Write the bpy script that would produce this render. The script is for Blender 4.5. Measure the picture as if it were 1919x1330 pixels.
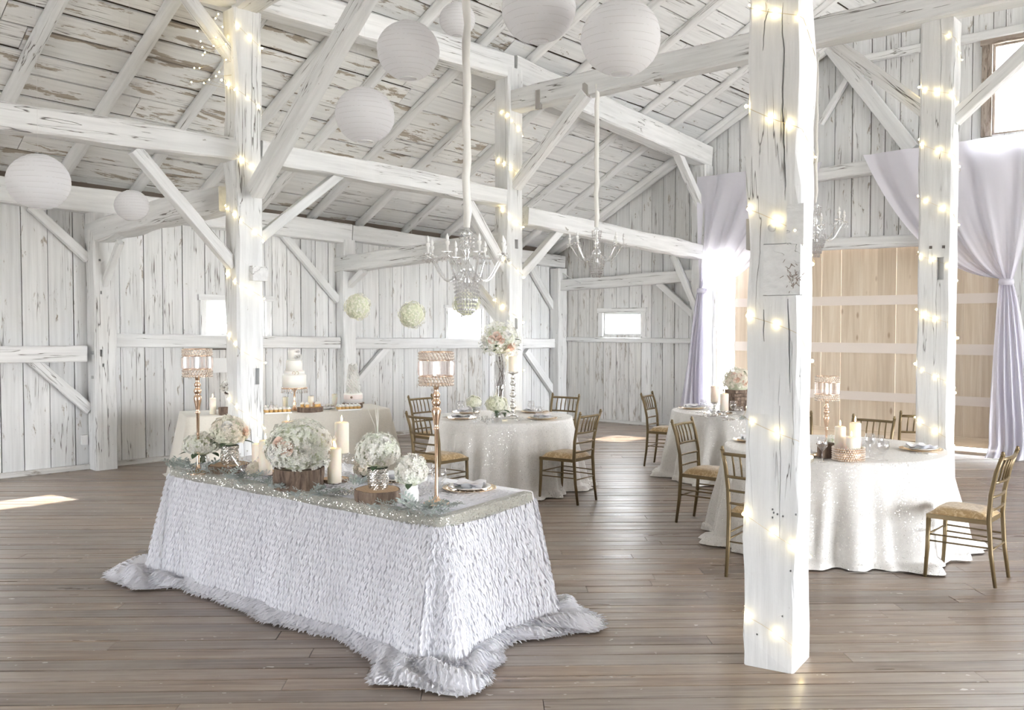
import bpy, bmesh, math, random
from math import sin, cos, pi, radians, sqrt, atan2
from mathutils import Vector, Matrix, noise as mnoise
random.seed(7)
for o in list(bpy.data.objects): bpy.data.objects.remove(o)
SC = bpy.context.scene
COL = SC.collection

# ------------------------------------------------------------------ camera
F, HZ, CH = 1674.0, 612.0, 1.75            # focal length in px, horizon row, eye height
PITCH = math.atan((665.0 - HZ) / F)
cam_d = bpy.data.cameras.new('camera'); cam = bpy.data.objects.new('camera', cam_d); COL.objects.link(cam)
cam.location = (0, 0, CH); cam.rotation_euler = (pi / 2 - PITCH, 0, 0)
cam_d.sensor_fit = 'HORIZONTAL'; cam_d.sensor_width = 36.0; cam_d.lens = 36.0 * F / 1919.0
cam_d.clip_start = 0.05; cam_d.clip_end = 300
SC.camera = cam

# ------------------------------------------------------------------ sky, sun, exposure
W = bpy.data.worlds.new('overcast_sky'); SC.world = W; W.use_nodes = True
bg = W.node_tree.nodes['Background']; bg.inputs[0].default_value = (0.93, 0.965, 1.0, 1); bg.inputs[1].default_value = 26.0
sun_d = bpy.data.lights.new('sun_offscreen', 'SUN'); sun_d.energy = 26.0; sun_d.angle = radians(1.2); sun_d.color = (1.0, 0.93, 0.82)
sun = bpy.data.objects.new('sun_offscreen', sun_d); COL.objects.link(sun)
sun.rotation_euler = Vector((0.85 * cos(radians(32)), -0.53 * cos(radians(32)), -sin(radians(32)))).to_track_quat('-Z', 'Y').to_euler()
sun.location = (-20, 20, 14)
# openings that let the sky in (sampling portals only, they give no light of their own)
def portal(name, c, n, w, h):
    d = bpy.data.lights.new(name, 'AREA'); d.shape = 'RECTANGLE'; d.size = w; d.size_y = h; d.cycles.is_portal = True
    o = bpy.data.objects.new(name, d); COL.objects.link(o); o.location = c; o.rotation_euler = Vector(n).to_track_quat('-Z', 'Z').to_euler()
_E = Vector((cos(radians(45.5)), sin(radians(45.5)), 0)); _D = Vector((cos(radians(-41.5)), sin(radians(-41.5)), 0)); _C = Vector((0.878, 17.191, 0))
portal('portal_right_doors_offscreen', _C - _E * 5.3 + _D * 20.1 + Vector((0, 0, 1.4)), -_D, 9.6, 3.2)
portal('portal_rear_doors_offscreen', _C - _E * 22.1 + _D * 7.0 + Vector((0, 0, 1.0)), _E, 5.2, 2.7)
VS = SC.view_settings
VS.view_transform = 'Standard'; VS.look = 'None'; VS.gamma = 1.0; VS.exposure = 0.34; VS.use_curve_mapping = False

# ------------------------------------------------------------------ pixel -> place helpers
def ray(px, py):
    x = (px - 959.5) / F; z = (665.0 - py) / F
    return Vector((x, cos(PITCH) + sin(PITCH) * z, -sin(PITCH) + cos(PITCH) * z))
def at_z(px, py, z=0.0):
    r = ray(px, py); k = (z - CH) / r.z
    return Vector((r.x * k, r.y * k, z))
def at_y(px, py, Y):
    r = ray(px, py); k = Y / r.y
    return Vector((r.x * k, Y, CH + r.z * k))
def at_plane(px, py, p0, dr):
    r = ray(px, py); n = Vector((-dr[1], dr[0]))
    k = n.dot(Vector((p0[0], p0[1]))) / n.dot(Vector((r.x, r.y)))
    return Vector((r.x * k, r.y * k, CH + r.z * k))

# barn axes: E along the long eave wall towards the gable, D along the gable
E = Vector((cos(radians(45.5)), sin(radians(45.5)), 0)); D = Vector((cos(radians(-41.5)), sin(radians(-41.5)), 0))
C0 = Vector((0.878, 17.191, 0)); EN = Vector((-E.y, E.x, 0)); GN = Vector((-D.y, D.x, 0))   # outward normals
def B(s, t, z=0.0): return C0 - E * s + D * t + Vector((0, 0, z))
def EW(px, py): return at_plane(px, py, C0, E)
def GW(px, py): return at_plane(px, py, C0, D)
def s_of(p): return (C0 - p).dot(E)
def t_of(p): return (p - C0).dot(D)
W1 = B(8.59, 0); W2 = B(4.97, 0)
A1 = W1 + D * 3.33; A2 = W2 + D * 3.42; AG = C0 + D * 3.2
RP = Vector((3.99, 8.40, 0)); MP = Vector((1.39, 4.637, 0))
RA = (A2 - A1).normalized(); RB = (AG - A2).normalized()
def PA(px, py): return at_plane(px, py, A2, RA if px < 955 else RB)
def P1(px, py): return at_plane(px, py, W1, D)
def P2(px, py): return at_plane(px, py, W2, D)
def zE(s): return 3.12 + 0.035 * s
def zP(s): return zE(s) + 1.74
def zR(s, t):                                     # underside of the rafters
    if t > 10: t = 20 - t
    return zE(s) + (zP(s) - zE(s)) * t / 3.3

# ------------------------------------------------------------------ objects
def me_new(name, vs, fs, smooth=False):
    m = bpy.data.meshes.new(name); m.from_pydata([tuple(v) for v in vs], [], fs); m.update()
    if smooth: m.polygons.foreach_set('use_smooth', [True] * len(m.polygons))
    return m
def link(name, me, mat=None, parent=None, loc=None, rot=None, mtx=None):
    o = bpy.data.objects.new(name, me); COL.objects.link(o)
    if me is not None and mat is not None and not me.materials: me.materials.append(mat)
    if parent is not None: o.parent = parent
    if mtx is not None: o.matrix_basis = mtx
    if loc is not None: o.location = loc
    if rot is not None: o.rotation_euler = rot
    return o
def tag(o, label, cat, group=None, kind=None):
    o['label'] = label; o['category'] = cat
    if group: o['group'] = group
    if kind: o['kind'] = kind
    return o
def thing(name, label, cat, loc=(0, 0, 0), rz=0.0, group=None):
    o = bpy.data.objects.new(name, None); COL.objects.link(o); o.location = loc; o.rotation_euler = (0, 0, rz)
    o.empty_display_size = 0.1
    return tag(o, label, cat, group)
def dup(root, loc, rz, label=None, group=None):
    r = root.copy(); COL.objects.link(r); r.location = loc; r.rotation_euler = (0, 0, rz)
    if label: r['label'] = label
    if group: r['group'] = group
    for ch in list(root.children):
        c = ch.copy(); COL.objects.link(c); c.parent = r
        for g in list(ch.children):
            q = g.copy(); COL.objects.link(q); q.parent = c
    return r

class MB:                                          # mesh collector
    def __init__(self): self.v = []; self.f = []
    def add(self, vs, fs):
        n = len(self.v); self.v += [Vector(p) for p in vs]; self.f += [tuple(i + n for i in f) for f in fs]; return self
    def box(self, c, s, rz=0.0):
        cx, cy, cz = c; x, y, z = s[0] / 2, s[1] / 2, s[2] / 2; ca, sa = cos(rz), sin(rz); vs = []
        for dz in (-z, z):
            for dx, dy in ((-x, -y), (x, -y), (x, y), (-x, y)):
                vs.append((cx + dx * ca - dy * sa, cy + dx * sa + dy * ca, cz + dz))
        return self.add(vs, [(3, 2, 1, 0), (4, 5, 6, 7), (0, 1, 5, 4), (1, 2, 6, 5), (2, 3, 7, 6), (3, 0, 4, 7)])
    def lathe(self, prof, n=24, c=(0, 0, 0), sx=1.0, sy=1.0):
        vs = []; fs = []; m = len(prof)
        for r, z in prof:
            for k in range(n):
                a = 2 * pi * k / n; vs.append((c[0] + r * cos(a) * sx, c[1] + r * sin(a) * sy, c[2] + z))
        for j in range(m - 1):
            for k in range(n):
                a, b = j * n + k, j * n + (k + 1) % n; fs.append((a, b, b + n, a + n))
        if prof[0][0] > 1e-5: fs.append(tuple(range(n - 1, -1, -1)))
        if prof[-1][0] > 1e-5: fs.append(tuple(range((m - 1) * n, m * n)))
        return self.add(vs, fs)
    def tube(self, pts, r, n=6, cap=True):
        pts = [Vector(p) for p in pts]; m = len(pts); rs = r if isinstance(r, (list, tuple)) else [r] * m
        vs = []; fs = []; ref = None
        for i, p in enumerate(pts):
            tg = (pts[min(i + 1, m - 1)] - pts[max(i - 1, 0)])
            tg = tg.normalized() if tg.length > 1e-9 else Vector((0, 0, 1))
            if ref is None: ref = tg.orthogonal().normalized()
            ref = (ref - tg * ref.dot(tg)); ref = ref.normalized() if ref.length > 1e-6 else tg.orthogonal().normalized()
            bi = tg.cross(ref)
            for k in range(n):
                a = 2 * pi * k / n; vs.append(p + (ref * cos(a) + bi * sin(a)) * rs[i])
        for i in range(m - 1):
            for k in range(n):
                a, b = i * n + k, i * n + (k + 1) % n; fs.append((a, b, b + n, a + n))
        if cap: fs.append(tuple(range(n - 1, -1, -1))); fs.append(tuple(range((m - 1) * n, m * n)))
        return self.add(vs, fs)
    def ball(self, c, r, n=8, m=5, sz=1.0):
        vs = [(c[0], c[1], c[2] - r * sz)]; fs = []
        for j in range(1, m):
            ph = -pi / 2 + pi * j / m
            for k in range(n):
                a = 2 * pi * k / n; vs.append((c[0] + r * cos(ph) * cos(a), c[1] + r * cos(ph) * sin(a), c[2] + r * sin(ph) * sz))
        vs.append((c[0], c[1], c[2] + r * sz)); L = len(vs) - 1
        for k in range(n):
            fs.append((0, 1 + (k + 1) % n, 1 + k)); fs.append((L, L - n + k, L - n + (k + 1) % n))
            for j in range(m - 2):
                a, b = 1 + j * n + k, 1 + j * n + (k + 1) % n; fs.append((a, b, b + n, a + n))
        return self.add(vs, fs)
    def octa(self, c, r, h=None):
        h = h or r; x, y, z = c
        return self.add([(x - r, y, z), (x, y - r, z), (x + r, y, z), (x, y + r, z), (x, y, z - h), (x, y, z + h)],
                        [(0, 1, 5), (1, 2, 5), (2, 3, 5), (3, 0, 5), (1, 0, 4), (2, 1, 4), (3, 2, 4), (0, 3, 4)])
    def mesh(self, name, smooth=False): return me_new(name, self.v, self.f, smooth)
    def obj(self, name, mat, parent=None, loc=None, rz=None, smooth=True):
        return link(name, self.mesh(name, smooth), mat, parent, loc, None if rz is None else (0, 0, rz))

def frame(p0, p1, up):
    x = (p1 - p0); L = x.length; x.normalize(); u = Vector(up)
    y = u.cross(x)
    if y.length < 1e-4: y = Vector((0, 1, 0)).cross(x)
    y.normalize(); z = x.cross(y); c = (p0 + p1) / 2
    return Matrix(((x.x, y.x, z.x, c.x), (x.y, y.y, z.y, c.y), (x.z, y.z, z.z, c.z), (0, 0, 0, 1))), L
TSEED = [0]
def timber(name, p0, p1, w, h, mat, parent=None, up=(0, 0, 1), ch=0.0, jit=0.0, step=0.3, bow=0.0):
    """squared timber or board: local X is its length, w across, h towards up; ch chamfer, jit hewn unevenness"""
    mtx, L = frame(Vector(p0), Vector(p1), up); TSEED[0] += 1; sd = TSEED[0] * 7.31
    n = 1 if jit == 0 else max(2, int(L / step))
    if ch > 0:
        a, b = w / 2, h / 2
        sec = [(-a + ch, -b), (a - ch, -b), (a, -b + ch), (a, b - ch), (a - ch, b), (-a + ch, b), (-a, b - ch), (-a, -b + ch)]
    else: sec = [(-w / 2, -h / 2), (w / 2, -h / 2), (w / 2, h / 2), (-w / 2, h / 2)]
    m = len(sec); vs = []; fs = []
    for i in range(n + 1):
        x = -L / 2 + L * i / n
        for k, (y, z) in enumerate(sec):
            if jit:
                y += jit * mnoise.noise((x * 2.1 + sd, k * 3.3, 0.0)) * 1.6; z += jit * mnoise.noise((x * 2.1 + sd, k * 3.3, 9.0)) * 1.6
            z += bow * (1 - (2 * x / L) ** 2)
            vs.append((x, y, z))
    for i in range(n):
        for k in range(m):
            a, b = i * m + k, i * m + (k + 1) % m; fs.append((a, b, b + m, a + m)[::-1])
    fs.append(tuple(range(m))); fs.append(tuple(range(n * m, n * m + m))[::-1])
    me = me_new(name, vs, fs)
    return link(name, me, mat, parent, mtx=mtx)
def pole(name, p0, p1, r0, r1, mat, parent=None, flat=1.0, n=9, jit=0.006, step=0.5):
    mtx, L = frame(Vector(p0), Vector(p1), (0, 0, 1)); TSEED[0] += 1; sd = TSEED[0] * 5.17; k_ = max(2, int(L / step)); vs = []; fs = []
    for i in range(k_ + 1):
        x = -L / 2 + L * i / k_; r = r0 + (r1 - r0) * i / k_
        for k in range(n):
            a = 2 * pi * k / n; q = r + jit * mnoise.noise((x * 1.5 + sd, cos(a) * 2, sin(a) * 2)) * 2
            vs.append((x, cos(a) * q * flat, sin(a) * q))
    for i in range(k_):
        for k in range(n):
            a, b = i * n + k, i * n + (k + 1) % n; fs.append((a, b, b + n, a + n)[::-1])
    fs.append(tuple(range(n))); fs.append(tuple(range(k_ * n, k_ * n + n))[::-1])
    return link(name, me_new(name, vs, fs, True), mat, parent, mtx=mtx)

# ------------------------------------------------------------------ materials
def mat_new(name):
    m = bpy.data.materials.new(name); m.use_nodes = True; nt = m.node_tree; nt.nodes.clear()
    out = nt.nodes.new('ShaderNodeOutputMaterial'); p = nt.nodes.new('ShaderNodeBsdfPrincipled')
    nt.links.new(p.outputs[0], out.inputs[0]); return m, nt, p, out
def rgba(c): return (c[0], c[1], c[2], 1.0)
def simple(name, col, rough=0.5, metal=0.0, spec=0.5, emit=None, es=0.0, sss=0.0, sheen=0.0, trans=0.0, coat=0.0):
    m, nt, p, out = mat_new(name)
    p.inputs['Base Color'].default_value = rgba(col); p.inputs['Roughness'].default_value = rough; p.inputs['Metallic'].default_value = metal
    p.inputs['Specular IOR Level'].default_value = spec; p.inputs['Sheen Weight'].default_value = sheen; p.inputs['Coat Weight'].default_value = coat
    if sss: p.inputs['Subsurface Weight'].default_value = sss; p.inputs['Subsurface Radius'].default_value = (0.03, 0.015, 0.008)
    if emit: p.inputs['Emission Color'].default_value = rgba(emit); p.inputs['Emission Strength'].default_value = es
    return m
def nd(nt, typ, **kw):
    n = nt.nodes.new(typ)
    for k, v in kw.items(): setattr(n, k, v)
    return n
def mathn(nt, op, a, b=None, clamp=False):
    n = nd(nt, 'ShaderNodeMath', operation=op, use_clamp=clamp)
    for i, x in enumerate((a, b)):
        if x is None: continue
        if isinstance(x, (int, float)): n.inputs[i].default_value = x
        else: nt.links.new(x, n.inputs[i])
    return n.outputs[0]
def coords(nt, scale, rnd=True, kind='Object'):
    tc = nd(nt, 'ShaderNodeTexCoord'); mp = nd(nt, 'ShaderNodeMapping'); mp.inputs['Scale'].default_value = scale
    nt.links.new(tc.outputs[kind], mp.inputs[0])
    if rnd:
        oi = nd(nt, 'ShaderNodeObjectInfo'); k = mathn(nt, 'MULTIPLY', oi.outputs['Random'], 83.0)
        nt.links.new(k, mp.inputs['Location'])
    return mp.outputs[0]
def noise_n(nt, vec, scale=1.0, detail=5.0, rough=0.6, dist=0.0):
    n = nd(nt, 'ShaderNodeTexNoise'); n.inputs['Scale'].default_value = scale; n.inputs['Detail'].default_value = detail
    n.inputs['Roughness'].default_value = rough; n.inputs['Distortion'].default_value = dist
    nt.links.new(vec, n.inputs['Vector']); return n.outputs['Fac']
def ramp(nt, fac, stops):
    r = nd(nt, 'ShaderNodeValToRGB'); el = r.color_ramp.elements
    while len(el) > 1: el.remove(el[-1])
    el[0].position = stops[0][0]; el[0].color = rgba(stops[0][1]) if not isinstance(stops[0][1], float) else (stops[0][1],) * 3 + (1,)
    for p_, c in stops[1:]:
        q = el.new(p_); q.color = rgba(c) if not isinstance(c, float) else (c, c, c, 1)
    nt.links.new(fac, r.inputs[0]); return r.outputs[0]
def mix(nt, fac, a, b, blend='MIX'):
    n = nd(nt, 'ShaderNodeMix', data_type='RGBA', blend_type=blend)
    if isinstance(fac, (int, float)): n.inputs[0].default_value = fac
    else: nt.links.new(fac, n.inputs[0])
    for i, x in ((6, a), (7, b)):
        if isinstance(x, tuple): n.inputs[i].default_value = rgba(x)
        else: nt.links.new(x, n.inputs[i])
    return n.outputs[2]
def bump(nt, p, h, strength=0.4, dist=0.01):
    b = nd(nt, 'ShaderNodeBump'); b.inputs['Strength'].default_value = strength; b.inputs['Distance'].default_value = dist
    nt.links.new(h, b.inputs['Height']); nt.links.new(b.outputs[0], p.inputs['Normal'])
def wood_paint(name, paint, bare, lo, hi, streak=0.12, dark=(0.10, 0.085, 0.075), crack=0.012, rough=0.7, px=(1.6, 7, 7), st=(0.9, 26, 26), bs=0.5):
    """worn whitewash over old wood; grain along the piece's own X"""
    m, nt, p, out = mat_new(name)
    pe = noise_n(nt, coords(nt, px), 1.6, 8, 0.68, 0.4); mask = ramp(nt, pe, [(lo, 0.0), (hi, 1.0)])
    stn = noise_n(nt, coords(nt, st), 1.0, 5, 0.6); sk = ramp(nt, stn, [(0.35, (1 - streak * 2,) * 3), (0.62, (1.0, 1.0, 1.0))])
    wash = noise_n(nt, coords(nt, (0.5, 1.7, 1.7)), 1.0, 3, 0.5)
    w2 = ramp(nt, wash, [(0.3, (paint[0] * 0.90, paint[1] * 0.91, paint[2] * 0.92)), (0.62, paint)])
    grain = noise_n(nt, coords(nt, (1.4, 60, 60)), 1.0, 4, 0.6)
    bc = ramp(nt, grain, [(0.3, (bare[0] * 0.55, bare[1] * 0.53, bare[2] * 0.5)), (0.65, bare)])
    c = mix(nt, mask, w2, bc); c = mix(nt, 1.0, c, sk, 'MULTIPLY')
    cr = noise_n(nt, coords(nt, (0.55, 15, 15)), 1.0, 3, 0.5, 0.3)
    d_ = mathn(nt, 'ABSOLUTE', mathn(nt, 'SUBTRACT', cr, 0.5)); lines = ramp(nt, d_, [(crack * 0.4, 1.0), (crack, 0.0)])
    gate = ramp(nt, noise_n(nt, coords(nt, (1.1, 4, 4)), 1.0, 2, 0.5), [(0.52, 0.0), (0.6, 0.85)])
    lf = mathn(nt, 'MULTIPLY', lines, gate); c = mix(nt, lf, c, dark)
    oi = nd(nt, 'ShaderNodeObjectInfo'); v = mathn(nt, 'ADD', mathn(nt, 'MULTIPLY', oi.outputs['Random'], 0.14), 0.90)
    hs = nd(nt, 'ShaderNodeHueSaturation'); nt.links.new(v, hs.inputs['Value']); nt.links.new(c, hs.inputs['Color'])
    nt.links.new(hs.outputs[0], p.inputs['Base Color']); p.inputs['Roughness'].default_value = rough; p.inputs['Specular IOR Level'].default_value = 0.3
    hh = mathn(nt, 'SUBTRACT', mathn(nt, 'SUBTRACT', mathn(nt, 'MULTIPLY', stn, 0.6), mathn(nt, 'MULTIPLY', mask, 0.35)), mathn(nt, 'MULTIPLY', lf, 0.8))
    bump(nt, p, hh, bs, 0.012); return m
M = {}
M['wall'] = wood_paint('whitewashed_wall_board', (0.87, 0.875, 0.88), (0.55, 0.51, 0.46), 0.61, 0.66, 0.06, crack=0.010, px=(2.2, 8, 8))
M['wall_low'] = wood_paint('scuffed_whitewashed_board', (0.82, 0.81, 0.795), (0.50, 0.45, 0.39), 0.55, 0.66, 0.11, crack=0.010)
M['beam'] = wood_paint('whitewashed_hewn_timber', (0.90, 0.905, 0.91), (0.52, 0.50, 0.47), 0.675, 0.70, 0.06, bs=0.8, px=(3.0, 6, 6), st=(1.3, 20, 20), crack=0.009)
M['post'] = wood_paint('whitewashed_hewn_post', (0.88, 0.885, 0.89), (0.50, 0.48, 0.45), 0.69, 0.71, 0.05, bs=0.9, px=(5.0, 11, 11), st=(1.5, 26, 26), crack=0.006)
M['roof'] = wood_paint('peeling_roof_board', (0.92, 0.92, 0.91), (0.56, 0.50, 0.43), 0.56, 0.585, 0.05, px=(0.9, 4.5, 4.5), crack=0.012)
M['roof_n'] = wood_paint('whitewashed_roof_board', (0.91, 0.915, 0.92), (0.46, 0.39, 0.33), 0.64, 0.66, 0.05, px=(2.2, 5, 5), crack=0.012)
M['dark'] = simple('old_unpainted_timber', (0.17, 0.14, 0.12), 0.9, spec=0.1)
M['outer'] = simple('weathered_outer_boarding', (0.30, 0.28, 0.26), 0.9, spec=0.1)
M['pale'] = simple('plain_whitewash', (0.84, 0.84, 0.84), 0.8, spec=0.2)
def floor_mat():
    m, nt, p, out = mat_new('worn_floor_plank')
    g = noise_n(nt, coords(nt, (1.3, 34, 34)), 1.0, 6, 0.62, 0.6); base = ramp(nt, g, [(0.28, (0.135, 0.100, 0.076)), (0.5, (0.27, 0.210, 0.165)), (0.72, (0.385, 0.315, 0.26))])
    oi = nd(nt, 'ShaderNodeObjectInfo'); tint = ramp(nt, oi.outputs['Random'], [(0.0, (0.72, 0.70, 0.70)), (0.35, (0.95, 0.90, 0.86)), (0.7, (1.12, 1.06, 0.98)), (1.0, (0.92, 0.96, 1.02))])
    c = mix(nt, 1.0, base, tint, 'MULTIPLY')
    wr = noise_n(nt, coords(nt, (0.9, 1.1, 1.1), kind='Object'), 1.0, 5, 0.6); wm = ramp(nt, wr, [(0.42, 0.0), (0.70, 0.55)])
    c = mix(nt, wm, c, (0.41, 0.385, 0.36))
    sp = noise_n(nt, coords(nt, (16, 30, 30)), 1.0, 2, 0.4); sm = ramp(nt, sp, [(0.735, 0.0), (0.76, 0.8)]); c = mix(nt, sm, c, (0.62, 0.60, 0.57))
    nt.links.new(c, p.inputs['Base Color'])
    rr = ramp(nt, noise_n(nt, coords(nt, (1.0, 6, 6)), 1.0, 4, 0.6), [(0.3, 0.27), (0.7, 0.42)]); nt.links.new(rr, p.inputs['Roughness'])
    p.inputs['Specular IOR Level'].default_value = 0.5; bump(nt, p, g, 0.12, 0.005); return m
M['floor'] = floor_mat()
def pine_mat():
    m, nt, p, out = mat_new('pale_pine_board')
    g = noise_n(nt, coords(nt, (0.8, 16, 16)), 1.0, 4, 0.55, 0.8); c = ramp(nt, g, [(0.3, (0.60, 0.49, 0.37)), (0.55, (0.70, 0.60, 0.48)), (0.75, (0.76, 0.68, 0.57))])
    v = nd(nt, 'ShaderNodeTexVoronoi', feature='DISTANCE_TO_EDGE'); v = nd(nt, 'ShaderNodeTexVoronoi'); v.inputs['Scale'].default_value = 1.0
    nt.links.new(coords(nt, (1.7, 4.2, 4.2)), v.inputs['Vector']); k = ramp(nt, v.outputs['Distance'], [(0.05, 1.0), (0.11, 0.0)])
    c = mix(nt, mathn(nt, 'MULTIPLY', k, 0.75), c, (0.36, 0.24, 0.15))
    oi = nd(nt, 'ShaderNodeObjectInfo'); tint = ramp(nt, oi.outputs['Random'], [(0.0, (0.90, 0.88, 0.86)), (1.0, (1.04, 1.03, 1.02))])
    c = mix(nt, 1.0, c, tint, 'MULTIPLY'); nt.links.new(c, p.inputs['Base Color']); p.inputs['Roughness'].default_value = 0.6; return m
M['pine'] = pine_mat()
def pane_mat(name, tint=(1, 1, 1), gloss=0.06, rough=0.02, gcol=(1, 1, 1)):
    m = bpy.data.materials.new(name); m.use_nodes = True; nt = m.node_tree; nt.nodes.clear()
    out = nd(nt, 'ShaderNodeOutputMaterial'); t = nd(nt, 'ShaderNodeBsdfTransparent'); g = nd(nt, 'ShaderNodeBsdfGlossy'); mx = nd(nt, 'ShaderNodeMixShader')
    t.inputs[0].default_value = rgba(tint); g.inputs['Roughness'].default_value = rough; g.inputs[0].default_value = rgba(gcol)
    fr = nd(nt, 'ShaderNodeLayerWeight'); fr.inputs[0].default_value = 0.5
    k = mathn(nt, 'ADD', mathn(nt, 'MULTIPLY', mathn(nt, 'POWER', fr.outputs['Facing'], 4.0), 0.75), gloss, True); nt.links.new(k, mx.inputs[0])
    nt.links.new(t.outputs[0], mx.inputs[1]); nt.links.new(g.outputs[0], mx.inputs[2]); nt.links.new(mx.outputs[0], out.inputs[0]); return m
M['pane'] = pane_mat('window_glass')

# ================================================================== floor
def structure(o): o['kind'] = 'structure'; return o
fl = MB(); q = [B(-0.3, -0.2), B(-0.3, 20.2), B(22.2, 20.2), B(22.2, -0.2)]
fl.add([v + Vector((0, 0, -0.030)) for v in q] + [v + Vector((0, 0, -0.25)) for v in q], [(0, 1, 2, 3)[::-1], (4, 5, 6, 7), (0, 1, 5, 4), (1, 2, 6, 5), (2, 3, 7, 6), (3, 0, 4, 7)])
floor = structure(fl.obj('floor', M['dark'], smooth=False))
FA = radians(1.6); FX = Vector((cos(FA), sin(FA), 0)); FY = Vector((-sin(FA), cos(FA), 0))
def inside_span(y):                       # x-range of the floor at this row, clipped to walls
    lo, hi = -10.0, 12.5
    # eave wall: t>=0 ; gable: s>=0
    for i in range(2):
        pass
    def ok(x):
        p = FX * x + FY * y; dd = p - C0
        det = D.x * -E.y - D.y * -E.x
        t = (dd.x * -E.y - dd.y * -E.x) / det; s = (D.x * dd.y - D.y * dd.x) / det
        return t > 0.02 and s > 0.02
    xs = [x * 0.05 for x in range(-200, 251)]; xs = [x for x in xs if ok(x)]
    return (max(lo, xs[0]), min(hi, xs[-1])) if xs else None
PW = 0.14; SIDE = MB()
for i in range(int((17.6 - 1.2) / PW)):
    y = 1.2 + i * PW; sp = inside_span(y + PW / 2)
    if not sp: continue
    half = y * 0.62 + 0.9                 # only as far to the sides as the view reaches, plus a step
    x0, x1 = max(sp[0], -half), min(sp[1], half)
    for a_, b_ in ((sp[0], x0), (x1, sp[1])):                # the floor goes on beyond the view
        if b_ - a_ > 0.1: c_ = FX * (a_ + b_) / 2 + FY * (y + PW / 2); SIDE.box((c_.x, c_.y, -0.0125), (b_ - a_ - 0.004, PW - 0.010, 0.025), FA)
    if x1 - x0 < 0.2: continue
    x = x0; avg = 2.6 if y < 7 else 5.5
    while x < x1 - 0.05:
        L = random.uniform(0.55, 1.35) * avg; xe = min(x + L, x1)
        if x1 - xe < 0.5: xe = x1
        dz = random.uniform(-0.002, 0.0015)
        timber('plank', FX * (x + 0.002) + FY * (y + PW / 2) + Vector((0, 0, -0.0125 + dz)), FX * (xe - 0.002) + FY * (y + PW / 2) + Vector((0, 0, -0.0125 + dz)), PW - random.uniform(0.008, 0.013), 0.025, M['floor'], floor)
        x = xe
sd_ = SIDE.obj('side_planks', M['floor'], floor, smooth=False); sd_['kind'] = 'stuff'
# the part of the floor behind and beside the viewer, laid as one sheet
fb = MB()
fb.add([B(22, 0.1, -0.012), B(22, 20, -0.012), B(0.1, 20, -0.012), B(0.1, 13.5, -0.012), B(14.6, 12.0, -0.012), B(14.6, 0.1, -0.012)], [(0, 1, 2, 3, 4, 5)])

# ================================================================== plank walls
def plank_wall(parent, P, dirv, outn, a0, a1, topf, holes, matf, wr=(0.20, 0.29), z0=0.0):
    cuts = sorted(set([h[0] for h in holes] + [h[1] for h in holes])); ed = [a0]
    while ed[-1] < a1 - 0.02:
        nx = ed[-1] + random.uniform(*wr); c = [k for k in cuts if ed[-1] + 0.02 < k < nx + 0.10]
        ed.append(c[0] if c else min(nx, a1))
    for x0, x1 in zip(ed[:-1], ed[1:]):
        mid = (x0 + x1) / 2; segs = [(z0, topf(mid))]
        for h in holes:
            if h[0] - 1e-4 <= mid <= h[1] + 1e-4:
                ns = []
                for a, b in segs:
                    if h[3] <= a or h[2] >= b: ns.append((a, b)); continue
                    if h[2] - a > 0.03: ns.append((a, h[2]))
                    if b - h[3] > 0.03: ns.append((h[3], b))
                segs = ns
        off = 0.013 + random.uniform(-0.003, 0.003)
        for a, b in segs:
            p = P(mid, 0) + outn * off
            o = timber('board', p + Vector((0, 0, a)), p + Vector((0, 0, b)), max(0.02, x1 - x0 - random.choice((0.007, 0.010, 0.013))), 0.024, matf(mid, a, b), parent, up=outn)
def slab(mb, P, outn, a0, a1, z0, z1, o0=0.035, o1=0.075, z1b=None):
    z1b = z1 if z1b is None else z1b
    p = [P(a0, 0) + outn * o0, P(a1, 0) + outn * o0, P(a1, 0) + outn * o1, P(a0, 0) + outn * o1]
    Z = [z1, z1b, z1b, z1]
    mb.add([v + Vector((0, 0, z0)) for v in p] + [v + Vector((0, 0, Z[i])) for i, v in enumerate(p)], [(0, 1, 2, 3), (7, 6, 5, 4), (4, 5, 1, 0), (5, 6, 2, 1), (6, 7, 3, 2), (7, 4, 0, 3)])
def slab_holes(mb, P, outn, a0, a1, topf, holes, z0=-0.2):
    cuts = sorted(set([a0, a1] + [c for h in holes for c in h[:2]])); 
    for x0, x1 in zip(cuts[:-1], cuts[1:]):
        mid = (x0 + x1) / 2; hs = sorted([h for h in holes if h[0] < mid < h[1]], key=lambda h: h[2]); z = z0
        for h in hs:
            if h[2] > z: slab(mb, P, outn, x0, x1, z, h[2])
            z = h[3]
        slab(mb, P, outn, x0, x1, z, topf(x0), z1b=topf(x1))

# eave wall (left), with its windows
PE = lambda s, z: B(s, 0, z)
wa = (s_of(EW(497, 590)), s_of(EW(385, 590)), EW(405, 627).z, EW(405, 563).z)
wb = (s_of(EW(904, 600)), s_of(EW(838, 600)), EW(870, 636).z, EW(870, 578).z)
wc = (9.95, 11.6, 0.95, 1.32)
holesE = [wa, wb, wc]
wl = MB(); slab_holes(wl, PE, EN, -0.1, 22.1, lambda s: zE(s) + 0.13, holesE)
wall_left = structure(wl.obj('wall_left', M['dark'], smooth=False))
GZ = 1.5
plank_wall(wall_left, PE, E, EN, 0.0, 12.6, lambda s: zE(s) - 0.05, holesE, lambda a, z0, z1: M['wall_low'] if z1 < 2.0 else M['wall'], (0.22, 0.33))
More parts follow.
